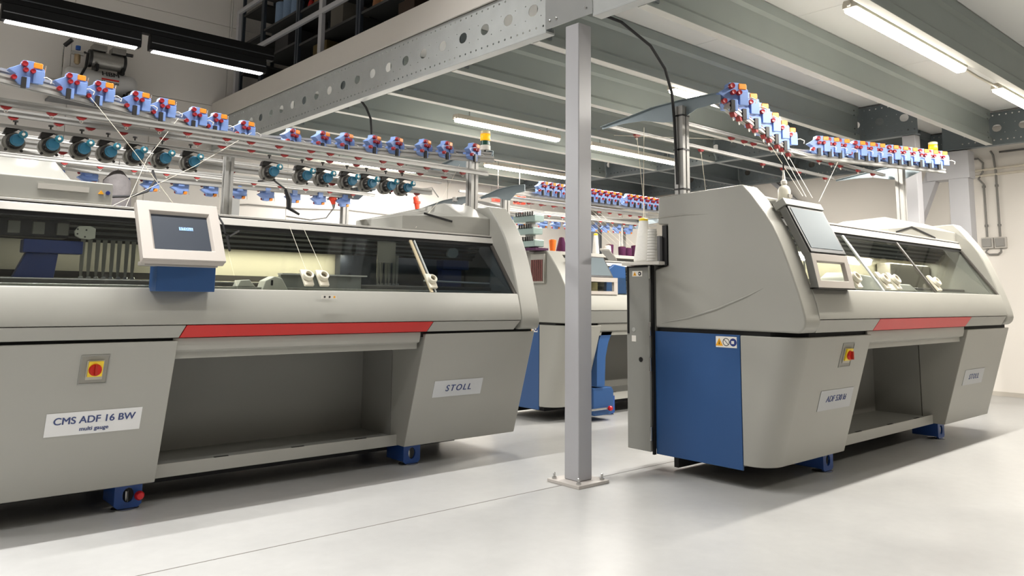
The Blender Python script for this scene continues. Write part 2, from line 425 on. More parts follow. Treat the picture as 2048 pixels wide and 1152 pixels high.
# ---------------- wall conduits and sockets on the right wall
for (yc, zt, lab, side) in ((3.67, 3.2, 'grey conduit down the right wall ending in the left socket box', 0), (3.51, 3.3, 'grey conduit down the right wall ending in the right socket box', 1)):
    t = thing('wall_conduit', (WX-.03, yc, 2.1), lab, 'conduit')
    pts = [(WX-.03, yc, 2.16), (WX-.03, yc, 2.9), (WX-.03, yc+(.06 if side == 0 else -.0), 2.98+.02*side), (WX-.03, yc+.0, 3.08)]
    if side == 0: pts += [(WX-.03, yc-.01, 3.2), (WX-.03, yc+.05, 3.27), (WX-.03, yc+.5, 3.27), (WX-.03, 4.6, 3.26)]
    else: pts += [(WX-.03, yc+.02, 3.3), (WX-.03, yc+.05, 3.36)]
    MB().tube(pts, .0145, 8).build('pipe', CONDUIT, t, smooth=True)
    for z in (2.3, 2.85): MB().lathe([(.024, 0), (.024, .03)], (WX-.03, yc, z), (0, 0, 1), 8).build('clamp', CONDUIT, t)
    tt = thing('socket_box', (WX-.03, yc, 2.05), 'grey wall socket box on the right wall, %s of the pair' % ('left' if side == 0 else 'right'), 'socket', None)
    MB().box(WX-.05, WX-.001, yc-.075, yc+.075, 2.0, 2.15).build('back_box', mat('box_grey', (196, 192, 186), .5), tt, bev=.006)
    MB().box(WX-.07, WX-.05, yc-.055, yc+.058, 2.02, 2.135).build('lid', mat('lid_grey', (150, 148, 144), .5), tt, bev=.006)
tag(MB().tube([(WX-.03, 3.51, 2.0), (WX-.03, 3.51, 1.95), (WX-.03, 3.55, 1.915), (WX-.03, 3.66, 1.915), (WX-.03, 3.70, 1.95), (WX-.03, 3.67, 2.0)], .013, 8).build('conduit_loop', CONDUIT, smooth=True), 'short curved conduit looping below the two wall sockets', 'conduit')
for z, m_, lab in ((3.12, HOUSE, 'white cable duct along the right wall, upper run'), (3.04, HOUSE, 'white cable duct along the right wall, lower run')):
    tag(MB().tube([(WX-.03, -1.0, z), (WX-.03, 3.2, z-.005), (WX-.03, 4.1, z-.03)], .016, 8).build('cable_duct', m_), lab, 'duct')
tag(MB().tube([(WX-.035, -1.0, 3.33), (WX-.035, 3.45, 3.33)], .014, 8).build('dark_conduit', mat('dark_conduit', (84, 82, 80), .5)), 'dark conduit high on the right wall just under the girder', 'conduit')

# ================================================================== LAMPS
def area(name, parent, loc, sx, sy, watts, col):
    l = bpy.data.lights.new(name, 'AREA'); l.shape = 'RECTANGLE'; l.size = sx; l.size_y = sy; l.energy = watts; l.color = col
    o = bpy.data.objects.new(name, l); COL.objects.link(o); o.location = loc
    if parent is not None:
        g = parent['_org']; o.parent = parent; o.location = (loc[0]-g[0], loc[1]-g[1], loc[2]-g[2])
    return o
def batten(x0, x1, y, z, label, w=None):
    t = thing('batten_lamp', (x0, y, z), label, 'lamp')
    MB().prism([(y-.05, z+.055), (y-.04, z+.085), (y+.04, z+.085), (y+.05, z+.055), (y+.05, z+.03), (y-.05, z+.03)], 'x', x0, x1).build('housing', HOUSE, t, bev=.004)
    pr_ = [(y-.045, z+.03), (y-.045, z+.01), (y-.03, z-.004), (y+.03, z-.004), (y+.045, z+.01), (y+.045, z+.03)]
    MB().prism(pr_, 'x', x0+.02, x1-.02).build('diffuser', LENS, t, bev=.006)
    for xx in (x0-.02, x1): MB().lathe([(.02, 0), (.02, .02)], (xx, y, z+.055), (1, 0, 0), 10).build('cable_gland', HOUSE, t)
    MB().box(x0+.2, x0+.21, y-.005, y+.005, z+.085, 3.70).build('hanger', STEEL, t)
    MB().box(x1-.21, x1-.2, y-.005, y+.005, z+.085, 3.70).build('hanger', STEEL, t)
    area('lamp_light', t, ((x0+x1)/2, y, z-.012), x1-x0-.06, .07, w or LAMP_W*(x1-x0)/1.6, (1, .955, .89))
    return t
batten(5.19, 6.84, 6.86, 3.22, 'white batten lamp glowing under the mezzanine just left of the column')
batten(7.42, 9.3, 6.86, 3.22, 'white batten lamp glowing right of the column behind the right rack pole')
batten(7.38, 9.15, 8.98, 3.22, 'white batten lamp low beside the amber signal lamp, left of the column')
batten(5.4, 7.0, 10.25, 3.22, 'white batten lamp close to the left wall, seen behind the signal lamp arm', 50)
batten(5.93, 7.9, 4.42, 3.22, 'white batten lamp partly behind the top of the right rack pole')
batten(5.1, 7.2, 2.30, 3.22, 'bright white batten lamp at the upper right, largest of all')
batten(8.1, 10.1, 2.30, 3.22, 'bright batten lamp cut by the right edge of the photo')
# battens of the same rows that lie outside the frame
batten(5.0, 6.8, -.2, 3.22, 'white batten lamp of the row above the right foreground, out of view', 6)
batten(6.9, 8.6, -.2, 3.22, 'white batten lamp of the second place in the foreground row, out of view', 6)
tag(MB().tube([(7.2, 2.30, 3.27), (7.6, 2.30, 3.262), (8.1, 2.30, 3.27)], .012, 8).build('lamp_conduit', HOUSE, smooth=True), 'white cable tube linking the two bright lamps at the upper right', 'conduit')
# black trunking with hall lamps
def hall_run(x_start, lamps, y, z, label, watts=None):
    t = thing('lamp_trunking', (x_start, y, z), label, 'lamp')
    x1 = lamps[-1][1]+.1
    for xx in (x_start+.4, (x_start+x1)/2, x1-.4): MB().tube([(xx, y, z+.29), (xx, y, 7.0)], .004, 5).build('hanging_wire', STEEL, t)
    MB().box(x_start, x1, y-.035, y+.035, z+.14, z+.26).build('trunking', BLKM, t, bev=.004)
    MB().box(x_start, x1, y-.04, y-.036, z+.18, z+.19).build('trunking_groove', mat('dark_grey', (40, 44, 46), .4), t)
    for a, b in lamps:
        MB().prism([(y-.035, z+.14), (y+.035, z+.14), (y+.048, z+.05), (y+.04, z+.005), (y-.04, z+.005), (y-.048, z+.05)], 'x', a-.03, b+.03).build('lamp_body', BLKM, t, bev=.004)
        MB().box(a-.02, b+.02, y-.051, y-.047, z+.062, z+.069).build('body_edge', mat('edge_grey', (92, 94, 96), .4), t)
        MB().box(a, b, y-.034, y+.034, z-.004, z+.006).build('diffuser', LENSW, t)
        area('lamp_light', t, ((a+b)/2, y, z-.012), b-a, .08, watts or HALL_W*.8, (1, .98, .95))
    if z > 4:
        for o in t.children:
            if o.type == 'LIGHT': o.data.spread = math.radians(112)
    return t
hall_run(-3.0, [(-3.0, -1.9), (-1.2, -.15), (.86, 1.80), (1.93, 2.90)], 6.85, 3.30, 'black lamp trunking with white lamps at the upper left')
hall_run(-3.4, [(-3.2, -2.0), (-1.6, -.4), (0.0, 1.2), (1.6, 2.8)], 4.52, 5.2, 'black lamp trunking high above the left machine front, out of view', HALL_W*.98)
hall_run(-3.4, [(-3.2, -2.0), (-1.6, -.4), (0.0, 1.2), (1.6, 2.8)], 1.7, 5.2, 'black lamp trunking above the photographer, out of view', HALL_W*.30)
hall_run(-3.4, [(-3.2, -2.0), (-1.6, -.4), (0.0, 1.2), (1.6, 2.8)], -1.2, 5.2, 'black lamp trunking behind the photographer, out of view', HALL_W*.1)

# ================================================================== YARN RACK PIECES (built once, then copied)
def unit_proto():
    """yarn tension unit, local frame: X along the rail, -Y to the front, origin on the rail top"""
    P = [(-.095, .045), (-.03, .085), (-.025, .11), (.035, .112), (.05, .085), (.092, .075), (.095, .01), (.075, -.012), (.03, -.01), (.005, -.045),
         (-.04, -.035), (-.062, -.01), (-.055, .02)]
    b = MB().prism(P, 'y', -.07, -.015)
    b.box(-.012, .016, -.09, -.07, -.055, .01); b.box(.03, .085, -.085, -.07, -.02, .06)
    b.box(-.03, .03, -.02, .035, -.03, .03)
    o = b.build('tension_unit', UNITB, bev=.003, seg=1)
    for (x, z, r, m) in ((-.018, .086, .017, KNOB), (-.010, .050, .0145, KNOB), (.027, .050, .0145, KNOB), (-.066, -.004, .015, KNOB)):
        q = MB().lathe([(r*.9, 0), (r, .004), (r, .024), (r*.86, .028), (r*.3, .026)], (0, 0, 0), (0, -1, 0), 12).build('tension_knob', m, smooth=True); q.parent = o; q.location = (x, -.07, z)
    q = MB().box(-.024, .024, -.03, .03, -.012, .022).build('signal_lens', ORANGE, bev=.004, seg=1); q.parent = o; q.location = (.055, -.045, .085)
    q = MB().box(-.012, .012, -.02, .0, -.035, .03).build('yarn_brake', DARK); q.parent = o; q.location = (-.015, -.072, -.025)
    q = MB().tube([(0, 0, 0), (.03, -.02, .005), (.055, -.03, -.01), (.05, -.03, -.03)], .0035, 5).build('yarn_eyelet', WHITE); q.parent = o; q.location = (.07, -.07, .02)
    q = MB().tube([(0, 0, 0), (.004, 0, .06)], .0025, 4).build('guide_pin', STEEL); q.parent = o; q.location = (.1, -.03, .05)
    return o
def feeder_proto():
    """storage feeder: grey drum housing with a cyan spool and a front pulley; axis towards -Y"""
    b = MB().lathe([(.052, 0), (.066, .004), (.068, .05), (.06, .06), (.06, .075)], (0, .05, 0), (0, -1, 0), 20)
    o = b.build('storage_feeder', DRUM, smooth=True)
    def sub(mb, n, m, **k): q = mb.build(n, m, **k); q.parent = o; return q
    sub(MB().lathe([(.05, 0), (.05, .006), (.036, .006), (.034, .05), (.042, .056), (.042, .062)], (0, -.024, 0), (0, -1, 0), 18), 'feeder_spool', DARK, smooth=True)
    r = MB()
    for k in range(8):
        a = 2*PI*k/8; r.box(.034*math.cos(a)-.005, .034*math.cos(a)+.005, -.078, -.03, .034*math.sin(a)-.005, .034*math.sin(a)+.005)
    sub(r, 'spool_ribs', STEEL)['kind'] = 'stuff'
    sub(MB().lathe([(.036, 0), (.041, .003), (.041, .014), (.03, .018), (.024, .03), (.033, .034), (.033, .042)], (.004, -.08, .002), (0, -1, 0), 16), 'spool_ring', CYAN, smooth=True)
    sub(MB().lathe([(.030, 0), (.030, .012)], (.005, -.094, .004), (0, -1, 0), 14), 'spool_band', STEEL, smooth=True)
    sub(MB().lathe([(.024, 0), (.026, .004), (.026, .014), (.02, .018)], (.028, -.135, .035), (0, -1, 0), 14), 'front_pulley', mat('pulley_teal', (40, 110, 130), .3), smooth=True)
    sub(MB().lathe([(.010, 0), (.010, .004), (.004, .005)], (.028, -.153, .035), (0, -1, 0), 10), 'pulley_hub', WHITE, smooth=True)
    sub(MB().bar((.028, -.02, .085), (.028, -.15, .055), .02, .006).bar((.028, -.146, .058), (.028, -.146, .02), .016, .006), 'pulley_arm', STEEL)
    sub(MB().prism([(-.03, .05), (.02, .085), (.03, .11), (.0, .115), (-.055, .09), (-.068, .05)], 'y', -.03, .035), 'feeder_clamp', DARK, bev=.003, seg=1)
    sub(MB().lathe([(.006, 0), (.006, .03), (.016, .032), (.016, .042)], (.0, .0, .105), (0, 0, 1), 8), 'clamp_screw', DARK)
    for dx in (-.045, .045): sub(MB().lathe([(.01, 0), (.01, .006)], (dx, -.012, -.055), (0, -1, 0), 8), 'housing_lug', DARK)
    return o
def clip_proto():
    o = MB().prism([(-.03, .0), (.03, .0), (.024, -.008), (.008, -.018), (-.008, -.018), (-.024, -.008)], 'y', -.012, .012).build('yarn_guide', CLIP)
    q = MB()
    pts = [(.009*math.cos(2*PI*k/8), 0, -.027+.009*math.sin(2*PI*k/8)) for k in range(9)]
    q.tube(pts, .0022, 4, cap=False); e = q.build('guide_ring', WHITE); e.parent = o
    return o
PROTO = bpy.data.collections.new('unused')
U0, F0, C0 = unit_proto(), feeder_proto(), clip_proto()
def mtx(p, rz=0, s=1, org=(0, 0, 0), rx=0):
    return Matrix.Translation(Vector(p)-Vector(org)) @ Matrix.Rotation(rz, 4, 'Z') @ Matrix.Rotation(rx, 4, 'X') @ Matrix.Scale(s, 4)
def put(proto, parent, p, rz=0, s=1, rx=0): return copy_part(proto, parent, mtx(p, rz, s, parent['_org'], rx))
def put_on(proto, parent, a, b, ts, dz=0, s=1, flip=False, out=0, rot=0):
    a = Vector(a); b = Vector(b); r = (b-a).normalized().cross(Vector((0, 0, 1)))*out; a = a+r; b = b+r; rz = math.atan2(b.y-a.y, b.x-a.x)+(PI if flip else 0)
    for t in ts:
        p = a.lerp(b, t); put(proto, parent, (p.x, p.y, p.z+dz), rz+rot, s)
def alu_bar(parent, a, b, w, h, name='rack_rail', m=None):
    """grooved aluminium profile"""
    a = Vector(a); b = Vector(b); d = (b-a).normalized(); r = d.cross(Vector((0, 0, 1))).normalized(); u = r.cross(d)
    g = .006; q = .008
    pr_ = [(-w/2, -h/2), (-q, -h/2), (-q, -h/2+g), (q, -h/2+g), (q, -h/2), (w/2, -h/2), (w/2, -q), (w/2-g, -q), (w/2-g, q), (w/2, q), (w/2, h/2), (q, h/2),
           (q, h/2-g), (-q, h/2-g), (-q, h/2), (-w/2, h/2), (-w/2, q), (-w/2+g, q), (-w/2+g, -q), (-w/2, -q)]
    A = [a+r*x+u*y for x, y in pr_]; B = [b+r*x+u*y for x, y in pr_]
    return MB().loft(A, B).build(name, m or ALU, parent)
def alu_post(parent, x, y, z0, z1, w=.08, d=.08):
    g = .009; q = .008; a = w/4; b = d/4
    pts = []
    def side(p0, p1, nrm):
        # one side of the section with two grooves
        v = (p1[0]-p0[0], p1[1]-p0[1]); L = math.hypot(*v); e = (v[0]/L, v[1]/L)
        out = [p0]
        for c in (L/2,):
            for t, dd in ((c-q, 0), (c-q, g), (c+q, g), (c+q, 0)): out.append((p0[0]+e[0]*t+nrm[0]*dd, p0[1]+e[1]*t+nrm[1]*dd))
        return out
    X0, X1, Y0, Y1 = x-w/2, x+w/2, y-d/2, y+d/2
    pts += side((X0, Y0), (X1, Y0), (0, 1)); pts += side((X1, Y0), (X1, Y1), (-1, 0)); pts += side((X1, Y1), (X0, Y1), (0, -1)); pts += side((X0, Y1), (X0, Y0), (1, 0))
    return MB().prism(pts, 'z', z0, z1).build('rack_post', ALU, parent)
def rack_arm(parent, x, yf, yb, z, m=None, drop=.10, flip=1):
    """bent sheet bracket: deep at the post, curved tip to the back"""
    m = m or mat('arm_sheet', (140, 152, 158), .35, metal=.4, noise=.05)
    L = yb-yf
    P = [(yf, z+.035), (yf, z-.035), (yf+.18*L, z-.045), (yf+.33*L, z-drop-.015), (yf+.45*L, z-drop), (yf+.62*L, z-drop*.55), (yf+.8*L, z-drop*.45), (yb, z-drop*.55), (yb, z-drop*.4),
         (yf+.8*L, z-.01), (yf+.55*L, z+.03), (yf+.3*L, z+.04)]
    o = MB().prism(P, 'x', x-.004, x+.004).build('rack_arm', m, parent)
    q = MB()
    top = [P[0], P[11], P[10], P[9], P[8]]
    for a, b in zip(top[:-1], top[1:]): q.add([(x-.03, a[0], a[1]), (x+.004, a[0], a[1]), (x+.004, b[0], b[1]), (x-.03, b[0], b[1])], [(0, 1, 2, 3)])
    f = q.build('arm_flange', m, None); f.parent = o; f.location = tuple(-v for v in parent['_org'])
    sd = f.modifiers.new('s', 'SOLIDIFY'); sd.thickness = .003
    return o
def signal_lamp(parent, x, y, z, amber=True):
    S = 1.35
    def L_(pr_, z_, n_, m_): return MB().lathe([(r*S, h*S) for r, h in pr_], (x, y, z+z_*S), (0, 0, 1), 16).build(n_, m_, parent, smooth=True)
    L_([(.036, 0), (.036, .03), (.03, .034)], 0, 'signal_base', WHITE)
    L_([(.03, 0), (.03, .03)], .034, 'signal_green_lens', mat('lens_green', (30, 80, 66), .3))
    L_([(.032, 0), (.034, .004), (.034, .04), (.032, .044)], .066, 'signal_amber_lens', mat('lens_amber', (255, 176, 20), .3, emit=.7))
    L_([(.034, 0), (.034, .018), (.02, .024)], .112, 'signal_cap', mat('cap_clear', (226, 214, 170), .3))
    MB().tube([(x, y, z-.06), (x, y, z)], .008, 6).build('signal_stem', DARK, parent)

# ================================================================== KNITTING MACHINES
PF = [(2.92, 2.045), (2.855, 1.975), (2.80, 1.90), (2.75, 1.83), (2.70, 1.75), (2.66, 1.665), (2.622, 1.57), (2.592, 1.49), (2.562, 1.40), (2.53, 1.30), (2.507, 1.22), (2.49, 1.145), (2.488, 1.11), (2.50, 1.07)]
def machine(X0, X1, dy, zs, label, o1, o2, blue=True, left_cheek=True, notch=False, low=None, cover=None, footx=.98):
    """X0..X1 length; dy moves the front; zs=(gap, strip bottom, strip top, ledge); o1..o2 opening between the lower panels"""
    zg, z1, z2, zl = zs
    t = thing('knitting_machine', (X0, 2.9+dy, 0), label, 'knitting machine')
    Y = lambda v: v+dy
    # feet
    for fx in (X0+footx, X1-.95):
        for yy in (2.88, 3.5):
            P = [(fx-.09, .02), (fx+.09, .02), (fx+.09, .2), (fx-.09, .2)]
            # bracket plate facing the front with an oval opening
            MB().plate([(fx-.075, .03), (fx-.055, .012), (fx+.055, .012), (fx+.075, .03), (fx+.075, .2), (fx-.075, .2)], [circ(fx, .085, .032, 12, .042)], 'y', Y(yy)-.008, Y(yy)+.008).build('foot_bracket', BLUE_D, t)
            MB().box(fx-.075, fx-.06, Y(yy)+.008, Y(yy)+.22, .03, .2).build('foot_web', BLUE_D, t)
            MB().lathe([(.075, 0), (.075, .006), (.03, .012), (.014, .014), (.014, .1)], (fx, Y(yy)+.04, 0), (0, 0, 1), 18).build('foot_disc', STEEL, t, smooth=True)
    # under frame
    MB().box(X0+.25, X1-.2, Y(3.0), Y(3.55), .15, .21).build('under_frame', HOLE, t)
    MB().box(X0+.15, X1-.15, Y(3.60), Y(3.64), .02, .2).build('rear_light_block', HOLE, t)  # added sheet: stops light from behind passing under the machine
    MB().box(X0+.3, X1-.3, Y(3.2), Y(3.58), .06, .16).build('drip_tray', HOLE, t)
    # lower side bodies
    def lower(xa, xb, left, name):
        yt, yb_, zt, zb = 2.535, 2.775, zg-.008, .158
        def sec(yf, z):
            r = .16 if (left and blue) else .0
            p = []
            if left and blue:
                p.append((xa, Y(2.965), z)); p.append((xa, Y(yf)+r, z))
                for k in range(1, 8):
                    a = PI+PI/2*k/8; p.append((xa+r+r*math.cos(a), Y(yf)+r+r*math.sin(a), z))
                p.append((xa+r, Y(yf), z))
            else: p += [(xa, Y(2.965), z), (xa, Y(yf), z)]
            p += [(xb, Y(yf), z), (xb, Y(2.965), z)]
            return p
        o = MB().loft(sec(yb_, zb), sec(yt, zt)).build(name, PAINT, t, bev=.006)
        return o
    lower(X0, o1, True, 'lower_panel'); lower(o2, X1-.015, False, 'lower_panel')
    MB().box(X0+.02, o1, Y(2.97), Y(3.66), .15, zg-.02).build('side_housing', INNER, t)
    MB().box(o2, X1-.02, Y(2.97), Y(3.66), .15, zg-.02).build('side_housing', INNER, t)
    if blue: MB().box(X0-.001, X0+.015, Y(2.968), Y(3.685), .125, zg-.006).build('side_panel', BLUE, t, bev=.003)
    # opening: back sheet, tray, header
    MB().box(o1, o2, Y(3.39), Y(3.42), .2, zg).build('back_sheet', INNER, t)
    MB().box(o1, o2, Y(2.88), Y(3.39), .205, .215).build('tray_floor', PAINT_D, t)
    q = MB().box(o1-.01, o2+.01, Y(2.875), Y(2.885), .155, .235).build('tray_lip', PAINT, t, bev=.003)
    L = o2-o1
    for k in (.22, .52, .8):
        g = MB().box(o1+L*k, o1+L*k+.09, Y(2.874), Y(2.892), .2345, .2375).build('lip_slot', GAP, t)
    MB().prism([(Y(2.558), z1-.004), (Y(2.558), zg-.02), (Y(2.57), zg-.065), (Y(2.60), zg-.075), (Y(2.60), zg-.115), (Y(2.68), zg-.115), (Y(2.68), z1-.004)], 'x', o1-.02, o2-.03).build('header_rail', PAINT, t, bev=.003)
    MB().prism([(Y(2.68), zg-.09), (Y(3.39), zg-.09), (Y(3.39), zg-.1), (Y(2.68), zg-.1)], 'x', o1, o2).build('opening_top', INNER, t)
    # black gap between lower and upper part
    MB().prism([(X0+.02, Y(3.66)), (X0+.02, Y(2.75)), (X0+.19, Y(2.57)), (X1-.02, Y(2.57)), (X1-.02, Y(3.66))], 'z', zg-.03, z1+.012).build('shadow_gap', GAP, t)
    # strip
    ys1, ys2 = 2.53, 2.492
    def strip(xa, xb, sa, sb, m, name, out=0):
        A = [(xa-sa, Y(ys1)-out, z1), (xb-sb, Y(ys1)-out, z1), (xb-sb, Y(2.7), z1), (xa-sa, Y(2.7), z1)]
        B = [(xa, Y(ys2)-out, z2-.004), (xb, Y(ys2)-out, z2-.004), (xb, Y(2.7), z2-.004), (xa, Y(2.7), z2-.004)]
        return MB().loft(A, B).build(name, m, t, bev=.0025, seg=1)
    ra, rb = t['_org'][0], 0
    return t, strip, Y

def upper(t, X0, X1, dy, zs, far_cheek_w=.2, notch=True, rail=(2.865, 1.785, 1.84), glass=GLASS, panes=(), prof=PF, back=(3.64, 2.02)):
    zg, z1, z2, zl = zs; Y = lambda v: v+dy
    zb = z1
    fr = [(y, max(z, z1)) for y, z in prof]
    dz = z1-1.04
    fr = [(y, z if z > 1.4 else z+dz*(1.4-z)/.36) for y, z in prof]
    base = (2.535, z1)
    if notch: bk = [(3.68, z1), (3.68, 1.47), (3.56, 1.50), (3.56, 1.80), (3.65, 1.81), back]
    else: bk = [(3.66, z1), (3.66, 1.8), back]
    poly = [(Y(a), b) for a, b in fr+[base]+bk]
    for xa, xb in ((X0, X0+.2), (X1-far_cheek_w, X1)):
        MB().prism(poly, 'x', xa, xb).build('end_cover', PAINT, t, bev=.014, seg=3)
    # apron
    A = [(2.488, z2), (2.488, z2+.03), (2.50, z2+(zl-z2)*.5), (2.527, zl-.012), (2.535, zl), (2.63, zl+.002), (2.63, zl-.05), (2.56, z2)]
    MB().prism([(Y(a), b) for a, b in A], 'x', X0+.18, X1-far_cheek_w-.006).build('front_apron', PAINT, t, bev=.004)
    # inner bed, floor of the window space, inner back
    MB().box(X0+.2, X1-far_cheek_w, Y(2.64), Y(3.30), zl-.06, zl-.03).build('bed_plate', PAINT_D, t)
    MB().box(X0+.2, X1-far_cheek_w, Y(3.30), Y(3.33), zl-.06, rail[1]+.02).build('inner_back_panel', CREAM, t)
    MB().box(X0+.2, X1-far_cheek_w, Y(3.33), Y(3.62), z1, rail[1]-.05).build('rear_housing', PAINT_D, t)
    # top rail: two light bars with a dark groove
    ry, ra, rb = rail
    MB().prism([(Y(ry)-.012, ra), (Y(ry)+.07, ra), (Y(ry)+.07, rb), (Y(ry)+.004, rb)], 'x', X0+.2, X1-far_cheek_w+.01).build('top_rail', CAPW, t, bev=.004)
    MB().box(X0+.2, X1-far_cheek_w, Y(ry)+.012, Y(ry)+.1, rb, rb+.008).build('rail_groove', GAP, t)
    MB().box(X0+.2, X1-far_cheek_w, Y(ry)+.01, Y(ry)+.12, rb+.008, rb+.022).build('rear_rail', CAPW, t, bev=.003)
    MB().prism([(Y(ry)-.008, ra-.028), (Y(ry)+.06, ra-.028), (Y(ry)+.06, ra), (Y(ry)-.004, ra)], 'x', X0+.2, X1-far_cheek_w).build('black_seal', GAP, t)
    MB().box(X0+.2, X1-far_cheek_w, Y(ry)+.1, Y(3.3), rb-.03, rb-.02).build('roof_sheet', PAINT_D, t)
    # glass panes
    y0, z0_, y1_, z1_ = 2.565, zl+.002, ry, ra-.02
    for a, b, g in panes:
        n = Vector((0, z1_-z0_, -(y1_-y0))).normalized()*.003
        A_ = [(a, Y(y0), z0_), (b, Y(y0), z0_), (b, Y(y1_), z1_), (a, Y(y1_), z1_)]
        B_ = [(p[0]+n.x, p[1]-abs(n.y), p[2]+.002) for p in A_]
        MB().loft(B_, A_).build('window_pane', g, t)
    return Y
def on_glass(u, rail=(2.865, 1.785, 1.84), zl=1.33):
    """point (y,z) at fraction u up the pane"""
    return 2.565+(rail[0]-2.565)*u, zl+(rail[1]-.02-zl)*u
def glass_bar(t, x, Y, zl, rail, w, m, name='window_bar', u0=0, u1=1, lift=.012, dx=0):
    a = on_glass(u0, rail, zl); b = on_glass(u1, rail, zl)
    return MB().bar((x, Y(a[0])-lift, a[1]), (x+dx, Y(b[0])-lift, b[1]), w, .012, (0, -1, .5)).build(name, m, t)
def handle(t, x, Y, zl, rail, u=.16, s=1):
    y, z = on_glass(u, rail, zl); sl = Vector((0, rail[0]-2.565, rail[1]-.02-zl)).normalized(); n = Vector((0, -sl.z, sl.y))
    c = Vector((x, Y(y), z))+n*.012
    X = Vector((1, 0, 0))
    m = mat('handle_cream', (226, 220, 202), .4)
    # body plate
    pts = [(-.032, -.06), (.036, -.06), (.04, .0), (.03, .05), (.014, .075), (-.036, .075)]
    A = [c+X*(a*s)+sl*(b*s) for a, b in pts]; B = [p+n*.02 for p in A]
    o = MB().loft(A, B).build('window_handle', m, t, bev=.004)
    q = MB().lathe([(.03*s, 0), (.038*s, .004), (.036*s, .03), (.03*s, .034), (.024*s, .032), (.023*s, .012)], c+n*.02+sl*.008, n, 18)
    e = q.build('handle_ring', m, None, smooth=True); e.parent = o; e.location = tuple(-v for v in t['_org'])
    q = MB().lathe([(.022*s, 0), (.022*s, .013)], c+n*.02+sl*.008, n, 14)
    e = q.build('handle_recess', mat('recess_brown', (110, 104, 88), .6), None); e.parent = o; e.location = tuple(-v for v in t['_org'])
def poly3(t, pts, faces, name, m, bev=.006): return MB().add(pts, faces).build(name, m, t, bev=bev)
def switch(t, xa, xb, za, zb, Y, yl):
    """recess with yellow plate and red rotary switch; yl(z) = front surface y"""
    c = ((xa+xb)/2, (za+zb)/2)
    def slab(x0, x1, z0, z1, o0, o1, name, m, bev=0):
        A = [(x0, yl(z0)-o0, z0), (x1, yl(z0)-o0, z0), (x1, yl(z1)-o0, z1), (x0, yl(z1)-o0, z1)]
        B = [(x0, yl(z0)-o1, z0), (x1, yl(z0)-o1, z0), (x1, yl(z1)-o1, z1), (x0, yl(z1)-o1, z1)]
        return MB().loft(A, B).build(name, m, t, bev=bev)
    dk = mat('recess_grey', (140, 138, 130), .5)
    slab(xa, xb, za, zb, -.002, .001, 'switch_recess', dk)
    for a, b, d, e in ((xa-.006, xa, za-.006, zb+.006), (xb, xb+.006, za-.006, zb+.006), (xa, xb, za-.006, za), (xa, xb, zb, zb+.006)): slab(a, b, d, e, -.002, .004, 'recess_frame', PAINT_D)
    w = (xb-xa)
    slab(c[0]-w*.3, c[0]+w*.34, c[1]-.055, c[1]+.05, .001, .008, 'switch_plate', mat('plate_grey', (176, 172, 160), .5), .002)
    o = slab(c[0]-w*.25, c[0]+w*.3, c[1]-.038, c[1]+.045, .008, .02, 'yellow_plate', YELLOW, .002)
    cy = yl(c[1])-.02
    MB().lathe([(.032, 0), (.032, .012), (.028, .018)], (c[0], cy, c[1]), (0, -1, .0), 18).build('rotary_switch', mat('switch_red', (200, 34, 20), .4), t, smooth=True)
    MB().box(c[0]-.006, c[0]+.006, cy-.034, cy-.016, c[1]-.028, c[1]+.028).build('switch_grip', mat('switch_red2', (176, 40, 24), .4), t, bev=.002)
def plate_sign(t, xa, xb, za, zb, yl, lines, m=PLATE, slant=.3):
    """label plate with slanted ends lying on the sloping panel; lines = (text, size, z, color, shear)"""
    A = [(xa, yl(za)-.001, za), (xb-.0, yl(za)-.001, za), (xb+.0, yl(zb)-.001, zb), (xa, yl(zb)-.001, zb)]
    B = [(p[0], p[1]-.0025, p[2]) for p in A]
    o = MB().loft(A, B).build('label_plate', m, t)
    sl = math.atan2(yl(za)-yl(zb), zb-za)
    for s, size, z, m2, sh, sp in lines:
        x = (xa+xb)/2
        text(s, size, m2, t, (x, yl(z)-.0045, z), (PI/2+sl, 0, 0), shear=sh, space=sp, bold=size*.022)
def yl_of(dy, zg): return lambda z: dy+2.775+(2.535-2.775)*(z-.158)/(zg-.008-.158)

# ---- interior kit -------------------------------------------------------------
def interior(t, X0, X1, dy, zl, rail, lampx=None, lw=5.0):
    Y = lambda v: v+dy
    ry, ra, rb = rail
    # carriage guide rails under the roof
    for i, (yy, zz, h, m) in enumerate(((3.00, ra-.025, .016, ALU_D), (3.03, ra-.052, .02, mat('rail_mid', (150, 150, 146), .35, metal=.5)), (3.06, ra-.088, .018, ALU_D), (3.09, ra-.118, .012, ALU_D))):
        MB().box(X0+.22, X1-.22, Y(yy), Y(yy)+.03, zz-h/2, zz+h/2).build('guide_rail', m, t, bev=.002)
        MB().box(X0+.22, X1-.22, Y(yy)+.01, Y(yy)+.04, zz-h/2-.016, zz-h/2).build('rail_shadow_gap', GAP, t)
    MB().box(X0+.22, X1-.22, Y(2.72), Y(2.79), zl-.025, zl+.018).build('needle_bed', mat('needle_steel', (170, 168, 160), .3, metal=.7, noise=.2, scale=90, stretch=(1, .02, .02)), t, bev=.004)
    MB().box(X0+.22, X1-.22, Y(2.84), Y(2.90), zl-.02, zl+.05).build('bed_rail', mat('bed_dark', (92, 88, 84), .4, metal=.3), t, bev=.01)
    MB().box(X0+.22, X1-.22, Y(3.22), Y(3.27), zl+.06, zl+.10).build('rear_beam', mat('bed_dark', (92, 88, 84), .4), t)
    if lampx:
        a, b = lampx
        MB().box(a, b, Y(3.14), Y(3.17), ra-.130, ra-.122).build('inner_lamp_fill', mat('inner_lamp_fill', (255, 246, 220), .4, emit=5), t)
        area('inner_lamp_fill_light', t, ((a+b)/2, Y(3.155), ra-.134), b-a, .025, lw*(b-a), (1, .94, .76))
